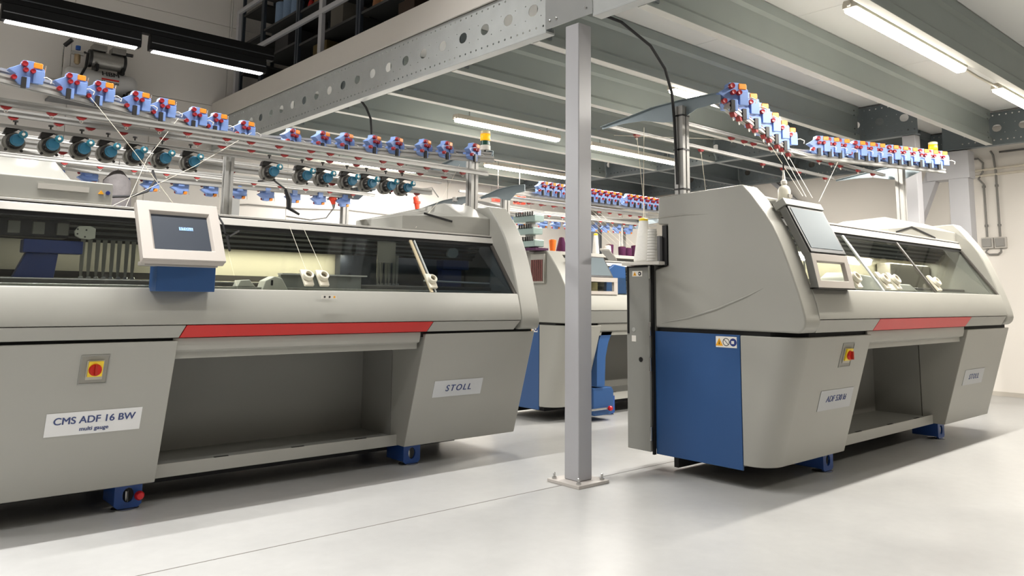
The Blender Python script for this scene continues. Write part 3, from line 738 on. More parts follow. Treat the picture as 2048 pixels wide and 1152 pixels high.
def feeder_bank(t, x0, n, dx, Y, z0, zt, y=2.93):
    """row of yarn carriers hanging from the rails"""
    m = mat('carrier_steel', (150, 148, 140), .3, metal=.7)
    for k in range(n):
        x = x0+k*dx
        o = MB().prism([(x-.012, zt), (x+.012, zt), (x+.010, z0+.10), (x+.003, z0+.02), (x-.003, z0+.02), (x-.010, z0+.10)], 'y', Y(y+.01*(k % 2)), Y(y+.01*(k % 2))+.006).build('yarn_carrier', m, t)
        e = MB().lathe([(.011, 0), (.014, .003), (.011, .006)], (x, Y(y), z0+.035), (0, -1, 0), 10).build('carrier_tip', STEEL, None); e.parent = o; e.location = tuple(-v for v in t['_org'])

# ================================================================== RIGHT MACHINE
XA, XB = 4.70, 8.80
ZR = (1.02, 1.042, 1.13, 1.33)
RAIL_R = (2.865, 1.785, 1.838)
mr_, strip, Y = machine(XA, XB, 0.0, ZR, 'large grey knitting machine in the right foreground with a blue side panel', 5.74, 7.68)
strip(XA+.2, 5.80, -.0, .05, PAINT, 'grey_strip'); strip(5.803, 7.66, .05, .07, RED_P, 'red_strip', .001); strip(7.663, XB-.206, .07, .04, PAINT, 'grey_strip')
upper(mr_, XA, XB, 0.0, ZR, rail=RAIL_R, panes=((4.91, 5.60, GLASS), (5.61, 7.02, GLASS), (7.05, 8.585, GLASS)))
interior(mr_, XA, XB, 0, 1.33, RAIL_R, lampx=(4.95, 8.5), lw=5.0)  # strip lamp added along the whole length to brighten the inside
MB().prism([(2.6, 1.3), (2.89, 1.78), (3.3, 1.78), (3.3, 1.3)], 'x', XB-.215, XB-.2).build('cheek_inner', PAINT, mr_)
for x, dx in ((7.035, 0),): glass_bar(mr_, x, Y, 1.33, RAIL_R, .03, mat('bar_dark', (70, 66, 62), .5))
glass_bar(mr_, 6.02, Y, 1.33, RAIL_R, .03, mat('bar_clear', (190, 194, 192), .3), dx=-.0)
glass_bar(mr_, XB-.215, Y, 1.33, RAIL_R, .05, mat('bar_dark', (70, 66, 62), .5))
for x in (5.62, 6.10, 6.30, 7.12): handle(mr_, x, Y, 1.33, RAIL_R, .14, 1.15)
feeder_bank(mr_, 5.45, 3, .05, Y, 1.38, 1.66)
MB().prism([(5.72, 1.33), (5.76, 1.43), (5.85, 1.47), (6.2, 1.45), (6.5, 1.40), (6.6, 1.33)], 'y', 2.72, 2.92).build('carriage_cover', WHITE, mr_, bev=.012)
MB().box(5.86, 5.93, 2.712, 2.722, 1.385, 1.43).build('cover_slot', BLACK, mr_, bev=.008)
MB().prism([(6.7, 1.33), (6.78, 1.40), (7.0, 1.40), (7.2, 1.33)], 'y', 2.74, 2.92).build('carriage_cover', WHITE, mr_, bev=.01)
MB().box(7.6, 8.55, 3.15, 3.28, 1.30, 1.62).build('inner_side_box', mat('inner_box', (186, 180, 170), .5), mr_, bev=.01)
# swoosh crease and inset on the end cover
cr = MB().tube([(4.7, 3.62, 1.075), (4.7, 3.40, 1.115), (4.7, 3.15, 1.185), (4.7, 2.92, 1.27), (4.7, 2.78, 1.33)], [.004, .007, .008, .006, .001], 8).build('moulded_crease', PAINT, mr_, smooth=True)
MB().tube([(4.7, 3.64, 1.86), (4.7, 3.4, 1.868), (4.7, 3.2, 1.86)], [.005, .006, .001], 8).build('moulded_crease', PAINT, mr_, smooth=True)
ylr = yl_of(0, 1.02)
switch(mr_, 5.33, 5.49, .80, .955, Y, ylr)
plate_sign(mr_, 5.16, 5.64, .50, .64, ylr, (('ADF 530 ki', .062, .575, TXT, .12, 1.0),), mat('plate_dull', (176, 178, 180), .45))
plate_sign(mr_, 7.86, 8.36, .50, .64, ylr, (('STOLL', .07, .57, TXT, .12, 1.35),), mat('plate_dull', (176, 178, 180), .45))
# safety sticker on the blue panel
def sticker(t, x, y0, y1, z0, z1, m=WHITE, n=3, flip=1):
    """white sticker with warning symbols on a face of constant x, seen from -x"""
    o = MB().box(x-.002, x, y0, y1, z0, z1).build('safety_sticker', m, t)
    h = z1-z0; cz = (z0+z1)/2; w = (y1-y0)/n
    for k in range(n):
        c = y1-w*(k+.5); r = h*.36
        org = t['_org']
        if k == 0:
            MB().prism([(c+r*1.1, cz-r), (c-r*1.1, cz-r), (c, cz+r)], 'x', x-.003, x-.002).build('warning_triangle', mat('warn_amber', (240, 170, 30), .5), t)
            MB().prism([(c+r*.15, cz-r*.6), (c-r*.15, cz-r*.6), (c, cz+r*.4)], 'x', x-.004, x-.003).build('warning_mark', BLACK, t)
        elif k == 1 and n == 3:
            MB().plate(circ(c, cz, r, 20), [circ(c, cz, r*.84, 20)], 'x', x-.003, x-.002).build('no_entry_ring', BLACK, t)
            MB().bar((x-.0025, c+r*.6, cz+r*.6), (x-.0025, c-r*.6, cz-r*.6), .001, r*.14).build('no_entry_slash', BLACK, t)
        else:
            MB().prism(circ(c, cz, r, 20), 'x', x-.003, x-.002).build('blue_disc', mat('sign_blue', (30, 50, 120), .5) if n == 3 else TXTK, t)
            MB().box(x-.004, x-.003, c-r*.3, c+r*.5, cz-r*.4, cz+r*.35).build('disc_symbol', WHITE, t)
            if n != 3:
                MB().box(x-.005, x-.004, c-r*.1, c+r*.1, cz-r*.5, cz+r*.5).build('disc_mark', BLACK, t)
sticker(mr_, 4.699, 2.99, 3.155, .925, 1.0)
# control cabinet door on the back edge of the end face
MB().box(4.655, 4.70, 3.702, 3.92, .14, 1.50).build('cabinet_door', PAINT_D, mr_, bev=.006)
MB().box(4.675, 4.70, 3.686, 3.702, .12, 1.51).build('door_gap', GAP, mr_)
MB().box(4.70, 5.0, 3.69, 3.90, .16, 1.50).build('control_cabinet', PAINT_D, mr_)
MB().box(4.648, 4.655, 3.895, 3.91, .99, 1.49).build('door_seal', GAP, mr_)
MB().box(4.648, 4.655, 3.71, 3.91, 1.488, 1.5).build('door_seal', GAP, mr_)
for z in (1.40, .98, .72, .22): MB().box(4.648, 4.66, 3.69, 3.705, z, z+.1).build('door_hinge', STEEL, mr_, bev=.002)
MB().lathe([(.018, 0), (.018, .004)], (4.655, 3.785, .80), (-1, 0, 0), 16).build('door_lock', BLACK, mr_)
MB().lathe([(.016, 0), (.016, .004)], (4.655, 3.85, 1.02), (-1, 0, 0), 16).build('door_emblem', mat('emblem', (170, 170, 166), .4), mr_)
MB().box(4.652, 4.655, 3.83, 3.87, .93, .975).build('door_label', WHITE, mr_)
sticker(mr_, 4.655, 3.765, 3.86, 1.42, 1.462, n=2)
# cone shelf on the notch
MB().box(4.62, 5.0, 3.58, 3.94, 1.505, 1.53).build('cone_shelf', mat('shelf_plastic', (216, 212, 204), .4), mr_, bev=.004)
MB().box(4.69, 4.71, 3.56, 3.60, 1.50, 1.80).build('shelf_bracket', BLACK, mr_)
MB().box(4.66, 4.69, 3.60, 3.625, 1.53, 1.72).build('shelf_bracket', mat('bracket_grey', (110, 110, 112), .5), mr_)
tag(MB().loft([(4.06, 3.66, 1.585), (4.16, 3.66, 1.585), (4.66, 4.02, 1.545), (4.56, 4.02, 1.545)], [(4.06, 3.66, 1.60), (4.16, 3.66, 1.60), (4.66, 4.02, 1.56), (4.56, 4.02, 1.56)]).build('yarn_tray_arm', mat('shelf_plastic', (216, 212, 204), .4), mr_, bev=.003))
# top covers
def cover(t, xa, xb, dy, z0, zf, zt, left, cutw=.3, name='top_cover', drop=.06):
    """gabled hood on the machine roof; 'left' = its end slopes towards -x"""
    Y = lambda v: v+dy
    a, b = (xa, xb)
    yf, yr, yb = 2.90, 3.18, 3.6
    if left:   # full height at xb, sloping end at xa
        P = [(a, Y(yf), z0), (b, Y(yf), z0), (b, Y(yb), z0), (a, Y(yb), z0),
             (a+.0, Y(yf)+.0, zf-drop), (a+cutw*1.5, Y(yf), zf), (b, Y(yf), zf), (a+cutw*1.5, Y(yr), zt), (b, Y(yr), zt), (b, Y(yb), zt-.02), (a+cutw*1.5, Y(yb), zt-.02), (a, Y(yb), zf-drop)]
        F = [(0, 1, 6, 5, 4), (1, 2, 9, 8, 6), (2, 3, 11, 10, 9), (3, 0, 4, 11), (4, 5, 7, 10, 11), (5, 6, 8, 7), (7, 8, 9, 10), (0, 3, 2, 1)]
    else:
        P = [(a, Y(yf), z0), (b, Y(yf), z0), (b, Y(yb), z0), (a, Y(yb), z0),
             (b, Y(yf), zf-drop), (b-cutw, Y(yf), zf), (a, Y(yf), zf), (b-cutw, Y(yr), zt), (a, Y(yr), zt), (a, Y(yb), zt-.02), (b-cutw, Y(yb), zt-.02), (b, Y(yb), zf-drop*.5)]
        F = [(0, 6, 5, 4, 1), (0, 3, 9, 8, 6), (3, 2, 11, 10, 9), (2, 1, 4, 11), (4, 5, 7, 10, 11), (5, 6, 8, 7), (7, 8, 9, 10), (0, 1, 2, 3)]
    return poly3(t, P, F, name, PAINT, .008)
cover(mr_, XA+.2, 5.62, 0, 1.86, 1.975, 2.06, False)
cover(mr_, 7.0, XB-.2, 0, 1.86, 1.955, 2.06, True, .4)
MB().bar((7.15, 2.896, 1.87), (7.5, 2.896, 1.94), .004, .014).build('vent_slot', GAP, mr_)
MB().bar((7.5, 2.896, 1.94), (8.05, 2.896, 1.87), .004, .014).build('vent_slot', GAP, mr_)
sk = MB().box(5.24, 5.5, 2.894, 2.90, 1.895, 1.925).build('cover_sticker', WHITE, mr_)
# monitor
def tilted(t, xa, xb, p0, p1, th, name, m, bev=.004, off=0):
    """slab between profile points p0,p1 (y,z); thickness th to the back; off = offset to the front"""
    d = Vector((p1[0]-p0[0], p1[1]-p0[1])).normalized(); n = Vector((d.y, -d.x))
    a = [Vector(p0)-n*off, Vector(p1)-n*off]; b = [a[0]+n*th, a[1]+n*th]
    A = [(xa, *a[0]), (xb, *a[0]), (xb, *a[1]), (xa, *a[1])]; B = [(xa, *b[0]), (xb, *b[0]), (xb, *b[1]), (xa, *b[1])]
    return MB().loft(A, B).build(name, m, t, bev=bev)
xm0, xm1 = 4.87, 5.39
FR_D = mat('monitor_side', (108, 108, 104), .45)
tilted(mr_, xm0, xm1, (2.535, 1.565), (2.70, 1.895), .05, 'monitor_body', FR_D)
tilted(mr_, xm0+.012, xm1-.004, (2.537, 1.57), (2.70, 1.892), .012, 'monitor_front', BLACK, off=.011)
tilted(mr_, xm0+.04, xm1-.03, (2.551, 1.598), (2.692, 1.878), .002, 'monitor_screen', SCREEN_T, off=.013, bev=0)
tilted(mr_, xm0-.01, xm1+.006, (2.70, 1.893), (2.725, 1.94), .09, 'monitor_cap', mat('cap_grey', (150, 150, 144), .45), off=.02)
# lower frame around an opening
def tilted_frame(t, xa, xb, p0, p1, ix, iu, th, off, name, m, taper=.006):
    d = Vector((p1[0]-p0[0], p1[1]-p0[1])); L = d.length; d.normalize(); n = Vector((d.y, -d.x))
    def P(x, u, o): q = Vector(p0)+d*(u*L)-n*o; return (x, q.x, q.y)
    def ring(x0, x1, u0, u1, o): return [P(x0, u0, o), P(x1, u0, o), P(x1, u1, o), P(x0, u1, o)]
    e = taper
    R_ = [ring(xa, xb, 0, 1, off-th), ring(xa, xb, 0, 1, off), ring(ix[0]-e, ix[1]+e, iu[0]-e/L, iu[1]+e/L, off), ring(ix[0], ix[1], iu[0], iu[1], off-th)]
    vs = [v for r in R_ for v in r]; fs = []
    for a in range(4):
        b = (a+1) % 4
        for k in range(4): fs.append((a*4+k, a*4+(k+1) % 4, b*4+(k+1) % 4, b*4+k))
    return MB().add(vs, fs).build(name, m, t, bev=.003)
p0, p1 = (2.478, 1.337), (2.525, 1.565)
fm = BEZEL
def fy(z): return p0[0]+(p1[0]-p0[0])*(z-p0[1])/(p1[1]-p0[1])
tilted_frame(mr_, xm0, xm1, p0, p1, (xm0+.06, xm1-.075), (.24, .76), .03, 0, 'monitor_frame', fm)
tilted(mr_, xm0-.004, xm0, p0, p1, .05, 'frame_side', FR_D, bev=0)
MB().box(xm0-.004, xm1, p0[0]-.002, p0[0]+.06, 1.328, 1.337).build('frame_foot', DARK, mr_)

# ---- rack of the right machine
def rack(t, A, V, B, z, posts, py, zp, back, arms, unitsL, unitsR, clipsn=9, feeders=None, dbl=True, w=.045, us=1.0, dz=.02, out=0, rots=(0, 0), usl=None, dzl=0):
    A = Vector((A[0], A[1], z)); Vx = Vector((V[0], V[1], z)); B = Vector((B[0], B[1], z))
    for a, b in ((A, Vx), (Vx, B)):
        alu_bar(t, a, b, w, w*.95)
        if dbl:
            d = (b-a).normalized(); r = d.cross(Vector((0, 0, 1)))
            alu_bar(t, a+r*.075+Vector((0, 0, -.05)), b+r*.075+Vector((0, 0, -.05)), w, w*.9)
    for x in posts: alu_post(t, x, py, zp, z+.0)
    for (xa, xb, y, zz, hh) in back: alu_bar(t, (xa, y, zz), (xb, y, zz), .03, hh)
    for x, yf, yb in arms: rack_arm(t, x, yf, yb, z+.01)
    put_on(U0, t, A, Vx, unitsL, dz+dzl, usl or us, out=out, rot=rots[0]); put_on(U0, t, Vx, B, unitsR, dz, us, out=out, rot=rots[1])
ZK = 2.70
rack(mr_, (4.78, 3.16), (6.9, 3.80), (8.95, 3.16), ZK, (4.76, 8.72), 3.46, 1.9, ((4.8, 8.8, 4.25, 2.685, .03), (4.9, 8.8, 3.66, 2.655, .03)),
     ((4.775, 3.12, 4.27), (8.87, 3.10, 4.25)), (.05, .19, .35, .51, .66, .81), (.16, .225, .29, .39, .455, .52, .61, .675, .74, .82, .885, .95), w=.05, us=1.2, usl=1.3, rots=(-.8, -.3), out=.05, dzl=-.035)
for x in (5.2, 6.15, 7.25, 7.65, 8.0, 8.6): put(C0, mr_, (x, 4.25, 2.668), 0, 1.2)
for x in (5.75, 5.95, 6.1, 6.4, 7.3, 7.55, 7.75, 8.15, 8.5): put(C0, mr_, (x, 3.66, 2.638), 0, 1.2)
put_on(C0, mr_, (4.83, 3.09, 2.62), (6.94, 3.73, 2.62), (.05, .12, .25, .33, .46, .54, .68, .76, .88), 0, 1.5)
signal_lamp(mr_, 8.92, 3.18, 2.80)
for z in (2.62, 2.36, 2.06): MB().lathe([(.062, 0), (.062, .012)], (4.76, 3.46, z), (0, 0, 1), 4).build('cable_tie', BLACK, mr_)

# ================================================================== LEFT MACHINE
XC, XD, DL = .40, 4.38, 2.11
ZL = (.99, 1.0, 1.075, 1.28)
RAIL_L = (2.865, 1.695, 1.742)
ml_, strip, Y = machine(XC, XD, DL, ZL, 'long grey knitting machine filling the left half, with bright red strip and white plate', 1.562, 3.292, footx=1.05)
strip(XC, 1.588, .0, .026, PAINT, 'grey_strip'); strip(1.592, 3.325, .026, .03, RED, 'red_strip', .001); strip(3.329, XD-.206, .03, .04, PAINT, 'grey_strip')
upper(ml_, XC, XD, DL, ZL, rail=RAIL_L, notch=False, panes=((.61, 1.9, GLASS), (1.905, 3.34, GLASS), (3.36, 4.165, GLASS_D)), back=(3.64, 1.99), prof=[(y, z-(.03 if z > 1.9 else .02)) for y, z in PF])
interior(ml_, XC, XD, DL, 1.28, RAIL_L, lampx=(1.75, 3.0))
area('inner_lamp_fill_light', ml_, (1.2, Y(3.1), 1.60), 1.0, .03, 2.0, (1, .96, .85))  # added fill light without a fixture, lifts the dim left part
area('inner_lamp_fill_light', ml_, (3.7, Y(3.1), 1.60), .7, .03, 1.2, (1, .96, .9))  # added fill light without a fixture, right-hand part
glass_bar(ml_, 3.35, Y, 1.28, RAIL_L, .022, mat('bar_tan', (190, 176, 146), .5))
glass_bar(ml_, 3.385, Y, 1.28, RAIL_L, .008, mat('bar_clear', (190, 194, 192), .3))
glass_bar(ml_, XD-.215, Y, 1.28, RAIL_L, .03, mat('bar_dark', (70, 66, 62), .5))
for x in (2.375, 2.485, 3.37): handle(ml_, x, Y, 1.28, RAIL_L, .16, .95)
feeder_bank(ml_, 1.12, 8, .04, Y, 1.30, 1.56)
feeder_bank(ml_, 3.12, 6, .035, Y, 1.30, 1.56)
MB().box(3.10, 3.26, Y(2.915), Y(2.925), 1.50, 1.66).build('carrier_plate', mat('carrier_steel', (150, 148, 140), .3), ml_)
def carriage(t, x, Y, w=.42, flip=1):
    """blue carriage arm with a cream end plate"""
    m = mat('carriage_blue', (48, 70, 138), .4)
    z = 1.47
    xs_ = (x, x+w)
    MB().box(xs_[0], xs_[1], Y(2.92), Y(3.02), z, z+.075).build('carriage_beam', m, t, bev=.006)
    a = x+.02 if flip > 0 else x-.02
    P = [(a, z), (a+.16, z), (a+.14, z-.2), (a-.08, z-.2), (a-.04, z-.1)] if flip > 0 else [(x, z), (x+.2, z), (x+.2, z-.2), (x, z-.2)]
    MB().prism(P, 'y', Y(2.94), Y(3.0)).build('carriage_leg', m, t, bev=.006)
carriage(ml_, .82, Y, .30)
MB().prism([(1.06, 1.60), (1.08, 1.63), (1.14, 1.635), (1.17, 1.62), (1.17, 1.565), (1.14, 1.555), (1.09, 1.56), (1.065, 1.575)], 'y', Y(2.88), Y(2.90)).build('carriage_end_plate', mat('plate_cream', (206, 204, 190), .4), ml_, bev=.003)
for px_, pz in ((1.075, 1.612), (1.075, 1.585), (1.12, 1.61), (1.115, 1.57)):
    MB().lathe([(.005, 0), (.005, .003)], (px_, Y(2.88), pz), (0, -1, 0), 8).build('plate_screw', DARK, ml_)
MB().box(.62, 1.05, Y(2.96), Y(3.1), 1.56, 1.66).build('carriage_drive', mat('drive_dark', (52, 54, 60), .5), ml_, bev=.006)
for x in (.74, .86, .98): MB().box(x, x+.06, Y(2.93), Y(2.96), 1.575, 1.645).build('drive_block', mat('drive_grey', (128, 126, 118), .5), ml_, bev=.004)
carriage(ml_, 3.72, Y, .26, -1)
MB().prism([(3.72, 1.60), (3.74, 1.635), (3.80, 1.64), (3.83, 1.62), (3.83, 1.585), (3.80, 1.56), (3.745, 1.56), (3.72, 1.575)], 'y', Y(2.87), Y(2.89)).build('carriage_end_plate', mat('plate_cream', (206, 204, 190), .4), ml_, bev=.003)
MB().box(3.88, 3.92, Y(2.95), Y(2.99), 1.28, 1.44).build('wood_block', mat('wood_orange', (170, 100, 60), .6), ml_)
# inner grey hood and take-down block
MB().prism([(2.12, 1.28), (2.14, 1.34), (2.20, 1.37), (2.25, 1.36), (2.27, 1.33), (2.30, 1.28)], 'y', Y(2.70), Y(2.80)).build('carriage_block', mat('block_cream', (200, 196, 182), .45), ml_, bev=.006)
MB().box(2.175, 2.19, Y(2.694), Y(2.70), 1.31, 1.345).build('block_slot', BLACK, ml_, bev=.003)
MB().prism([(1.98, 1.30), (2.0, 1.34), (2.06, 1.345), (2.10, 1.30)], 'y', Y(2.76), Y(2.86)).build('clamp_block', mat('block_cream', (200, 196, 182), .45), ml_, bev=.004)
MB().box(2.3, 2.92, Y(2.83), Y(2.87), 1.28, 1.385).build('bed_cover', mat('cover_glossy', (150, 150, 146), .3), ml_, bev=.004)
MB().box(2.3, 2.95, Y(2.80), Y(2.875), 1.385, 1.395).build('bed_cover_edge', CAPW, ml_)
MB().box(2.95, 4.15, Y(3.2), Y(3.28), 1.28, 1.65).build('inner_shade_sheet', mat('inner_shade_navy', (50, 54, 62), .4), ml_)  # dark sheet for the shade beyond the inner lamp's reach
MB().tube([(3.45, Y(2.80), 1.37), (4.1, Y(2.80), 1.36)], .008, 6).build('inner_rod', WHITE, ml_)
yll = yl_of(DL, .99)
switch(ml_, 1.078, 1.21, .765, .912, Y, yll)
plate_sign(ml_, .95, 1.425, .488, .613, yll, (('CMS ADF 16 BW', .056, .566, TXT, 0, 1.0), ('multi gauge', .032, .517, TXT, 0, 1.0)), mat('plate_bright', (226, 226, 226), .4))
plate_sign(ml_, 3.455, 3.915, .507, .630, yll, (('STOLL', .068, .568, TXT, .2, 1.35),), mat('plate_mid', (196, 198, 200), .4))
# caution sticker on the apron
st = MB().box(2.43, 2.54, Y(2.498)-.012, Y(2.498)-.008, 1.228, 1.252).build('safety_sticker', WHITE, ml_)
for k, m in enumerate((DARK, DARK, mat('warn_amber', (240, 170, 30), .5))):
    MB().prism(circ(2.45+k*.035, 1.24, .007, 8), 'y', Y(2.498)-.0135, Y(2.498)-.012).build('sticker_symbol', m, ml_)
cover(ml_, 3.30, XD-.2, DL, 1.765, 1.91, 2.04, True, .40, drop=.035)
MB().bar((3.50, Y(2.896), 1.90), (3.78, Y(2.896), 1.855), .004, .016).build('vent_slot', GAP, ml_)
cover(ml_, .60, 1.25, DL, 1.765, 1.895, 2.03, False, .26, drop=.0)
MB().box(.86, 1.12, Y(2.893), Y(2.9), 1.83, 1.86).build('cover_sticker', mat('sticker_faded', (190, 186, 178), .5), ml_)
MB().prism([(1.17, 1.828), (1.20, 1.828), (1.185, 1.85)], 'y', Y(2.893), Y(2.9)).build('warning_triangle', mat('warn_amber', (240, 170, 30), .5), ml_)
MB().prism(circ(1.222, 1.838, .012, 12), 'y', Y(2.893), Y(2.9)).build('blue_disc', mat('sign_blue', (30, 50, 120), .5), ml_)
MB().lathe([(.022, 0), (.026, .01), (.026, .03), (.018, .044)], (1.50, 4.965, .082), (0, -1, 0), 14).build('foot_knob', mat('knob_bright_red', (190, 20, 30), .25), ml_, smooth=True)
# older monitor
T0, T1 = (4.42, 1.425), (4.62, 1.758)
tilted(ml_, 1.27, 1.72, T0, T1, .035, 'monitor_body', BEZEL, .006)
def lp(u): return (T0[0]+(T1[0]-T0[0])*u, T0[1]+(T1[1]-T0[1])*u)
tilted_frame(ml_, 1.27, 1.72, T0, T1, (1.345, 1.652), (.2, .8), .02, .02, 'monitor_bezel', BEZEL, .014)
tilted(ml_, 1.345, 1.652, lp(.2), lp(.8), .003, 'monitor_screen', SCREEN, 0, off=.002)
tilted(ml_, 1.488, 1.565, lp(.54), lp(.595), .001, 'screen_logo', mat('logo_blue', (150, 190, 240), .4, emit=.5), 0, off=.0035)
sl = math.atan2(T1[0]-T0[0], T1[1]-T0[1]); c_ = lp(.567)
text('STOLL', .022, TXT, ml_, (1.527, c_[0]-.005, c_[1]+.003), (PI/2-0+(-sl), 0, 0), space=1.2, depth=.0003)
MB().box(1.30, 1.70, 4.47, 4.60, 1.40, 1.425).build('monitor_foot', mat('foot_grey', (160, 156, 150), .5), ml_, bev=.006)
MB().box(1.385, 1.71, 4.53, 4.66, 1.262, 1.425).build('monitor_bracket', BLUE, ml_, bev=.004)
tag(MB().tube([(1.725, 4.60, 1.72), (1.735, 4.53, 1.66), (1.74, 4.50, 1.60), (1.765, 4.50, 1.585), (1.80, 4.55, 1.60), (1.86, 4.60, 1.63)], .006, 6).build('monitor_cable', BLACK, ml_, smooth=True))
MB().tube([(1.75, 4.50, 1.588), (1.755, 4.455, 1.50)], .008, 6).build('stylus', BLACK, ml_)
# rack
LVA, LVV, LVB = (.30, 5.15), (2.55, 6.05), (4.42, 5.30)
rack(ml_, LVA, LVV, LVB, 2.52, (4.37,), 5.50, 1.85, ((.48, 4.42, 5.62, 2.355, .045), (.48, 4.42, 5.34, 2.36, .045)),
     ((4.45, 5.30, 6.40),), (.205, .318, .397, .509, .594, .708, .790, .904), (.115, .235, .331, .447, .542, .665, .761, .885), w=.055, us=1.0, dz=-.03, out=.06, rots=(-.32, .72))
alu_post(ml_, 2.13, 5.52, 1.72, 2.24, .06, .06)
alu_post(ml_, .62, 5.52, 1.72, 2.4, .08, .08)
alu_bar(ml_, (.5, 5.47, 2.245), (4.0, 5.47, 2.245), .025, .02)
alu_bar(ml_, (.5, 5.9, 2.22), (4.2, 5.9, 2.22), .04, .05)
MB().box(4.415, 4.455, 5.53, 5.57, 2.15, 2.42).build('post_stub', ALU, ml_)
for i, x in enumerate([.825, 1.015, 1.19, 1.345, 1.51, 1.685, 1.875, 2.454, 2.72, 2.895, 3.11, 3.29, 3.475, 3.637]):
    put(F0, ml_, (x-.028, 5.50, 2.155), 0, .92)
for k in range(17): put(C0, ml_, (.72+k*.215+.03*math.sin(k*2.3), 5.34, 2.336), 0, 1.0)
for k in range(16): put(C0, ml_, (.80+k*.222+.03*math.sin(k*1.7), 5.62, 2.331), 0, 1.0)
for k in range(12): put(C0, ml_, (.85+k*.29, 5.9, 2.194), 0, 1.0)
signal_lamp(ml_, 4.42, 5.38, 2.58)

# ================================================================== MACHINE BEHIND THE COLUMN
XE, XF, DM = 5.55, 9.55, 2.87
ZM = (.985, 1.0, 1.13, 1.29)
PM = [(2.86, 1.735), (2.80, 1.665), (2.73, 1.58), (2.67, 1.50), (2.60, 1.38), (2.54, 1.28), (2.507, 1.20), (2.49, 1.145), (2.488, 1.10), (2.50, 1.06)]
mm_, strip, Y = machine(XE, XF, DM, ZM, 'grey knitting machine with blue curved leg standing behind the central column', 6.02, 8.4)
strip(XE+.2, 6.57, 0, .12, PAINT_D, 'grey_strip'); strip(6.575, 8.3, .12, .03, RED, 'red_strip', .001)
upper(mm_, XE, XF, DM, ZM, rail=(2.78, 1.60, 1.64), notch=False, panes=((5.76, 9.34, GLASS),), prof=PM, back=(3.60, 1.735))
interior(mm_, XE, XF, DM, 1.29, (2.78, 1.60, 1.64))
MB().box(XE+.2, XF-.2, Y(2.86), Y(3.6), 1.70, 1.735).build('top_deck', CAPW, mm_, bev=.004)
# curved blue leg and foot box
P = [(6.32, .985), (6.26, .90), (6.20, .8), (6.155, .65), (6.14, .36), (6.02, .36), (6.02, .65), (6.045, .8), (6.09, .9), (6.14, .985)]
o = MB().prism(P, 'y', Y(2.60), Y(2.78)).build('curved_leg', BLUE, mm_, bev=.004)
MB().prism([(5.99, .34), (6.27, .34), (6.30, .30), (6.30, .10), (6.26, .06), (6.01, .06), (5.99, .1)], 'y', Y(2.62), Y(2.86)).build('foot_box', BLUE, mm_, bev=.01)
MB().tube([(5.93, Y(2.6), .13), (6.18, Y(2.6), .13)], .012, 8).build('foot_lever', STEEL, mm_)
MB().lathe([(.02, 0), (.026, .01), (.026, .03), (.016, .042)], (6.20, Y(2.60), .13), (0, -1, 0), 14).build('foot_knob', mat('knob_bright_red', (190, 20, 30), .25), mm_, smooth=True)
sticker(mm_, XE-.001, Y(2.99), Y(3.12), .90, .965)
# monitor of this machine
tilted(mm_, 5.74, 6.24, (Y(2.56), 1.47), (Y(2.70), 1.69), .03, 'monitor_front', BLACK)
tilted(mm_, 5.76, 6.22, (Y(2.57), 1.487), (Y(2.69), 1.675), .002, 'monitor_screen', SCREEN_T, 0, off=.002)
for a, b, z0_, z1_ in ((5.74, 6.26, 1.29, 1.325), (5.74, 6.26, 1.42, 1.465), (5.74, 5.80, 1.32, 1.42), (6.20, 6.26, 1.32, 1.42)):
    MB().box(a, b, Y(2.52), Y(2.55), z0_, z1_).build('monitor_frame', BEZEL, mm_, bev=.002)
MB().box(5.8, 6.2, Y(2.75), Y(2.77), 1.30, 1.42).build('needle_unit', mat('needle_gold', (196, 178, 130), .35, metal=.4, noise=.3, scale=40), mm_)
MB().prism([(6.28, 1.30), (6.30, 1.55), (6.42, 1.62), (6.6, 1.60), (6.62, 1.30)], 'y', Y(2.70), Y(2.74)).build('blue_carriage', BLUE, mm_, bev=.01)
# side tensioner towers (comb-like devices) at its left end
t = mm_
GLS = mat('tensioner_glass', (170, 190, 186), .25, metal=.3)
for z0_, y0_, n in ((2.06, 5.78, 8), (1.93, 5.80, 6), (1.80, 5.78, 8)):
    MB().box(5.42, 5.56, y0_, y0_+.34, z0_-.03, z0_+.045).build('tensioner_body', GLS, t, bev=.01)
    for k in range(n):
        MB().box(5.405, 5.42, y0_+.02+k*.035, y0_+.032+k*.035, z0_+.03, z0_+.075).build('tensioner_lever', DARK, t)
MB().box(5.42, 5.6, 5.76, 6.14, 1.735, 1.76).build('tensioner_base', mat('base_purple', (76, 30, 70), .5), t)
MB().box(5.46, 5.55, 5.9, 5.96, 1.72, 2.06).build('tensioner_stand', ALU, t)
MB().box(5.52, 5.549, 5.74, 5.94, 1.40, 1.70).build('needle_window', mat('recess_pale', (176, 174, 166), .4), t)
for k in range(6): MB().box(5.505, 5.52, 5.76+k*.03, 5.772+k*.03, 1.42, 1.64).build('needle_strip', mat('strip_redgrey', (140, 90, 88), .4, metal=.3), t)
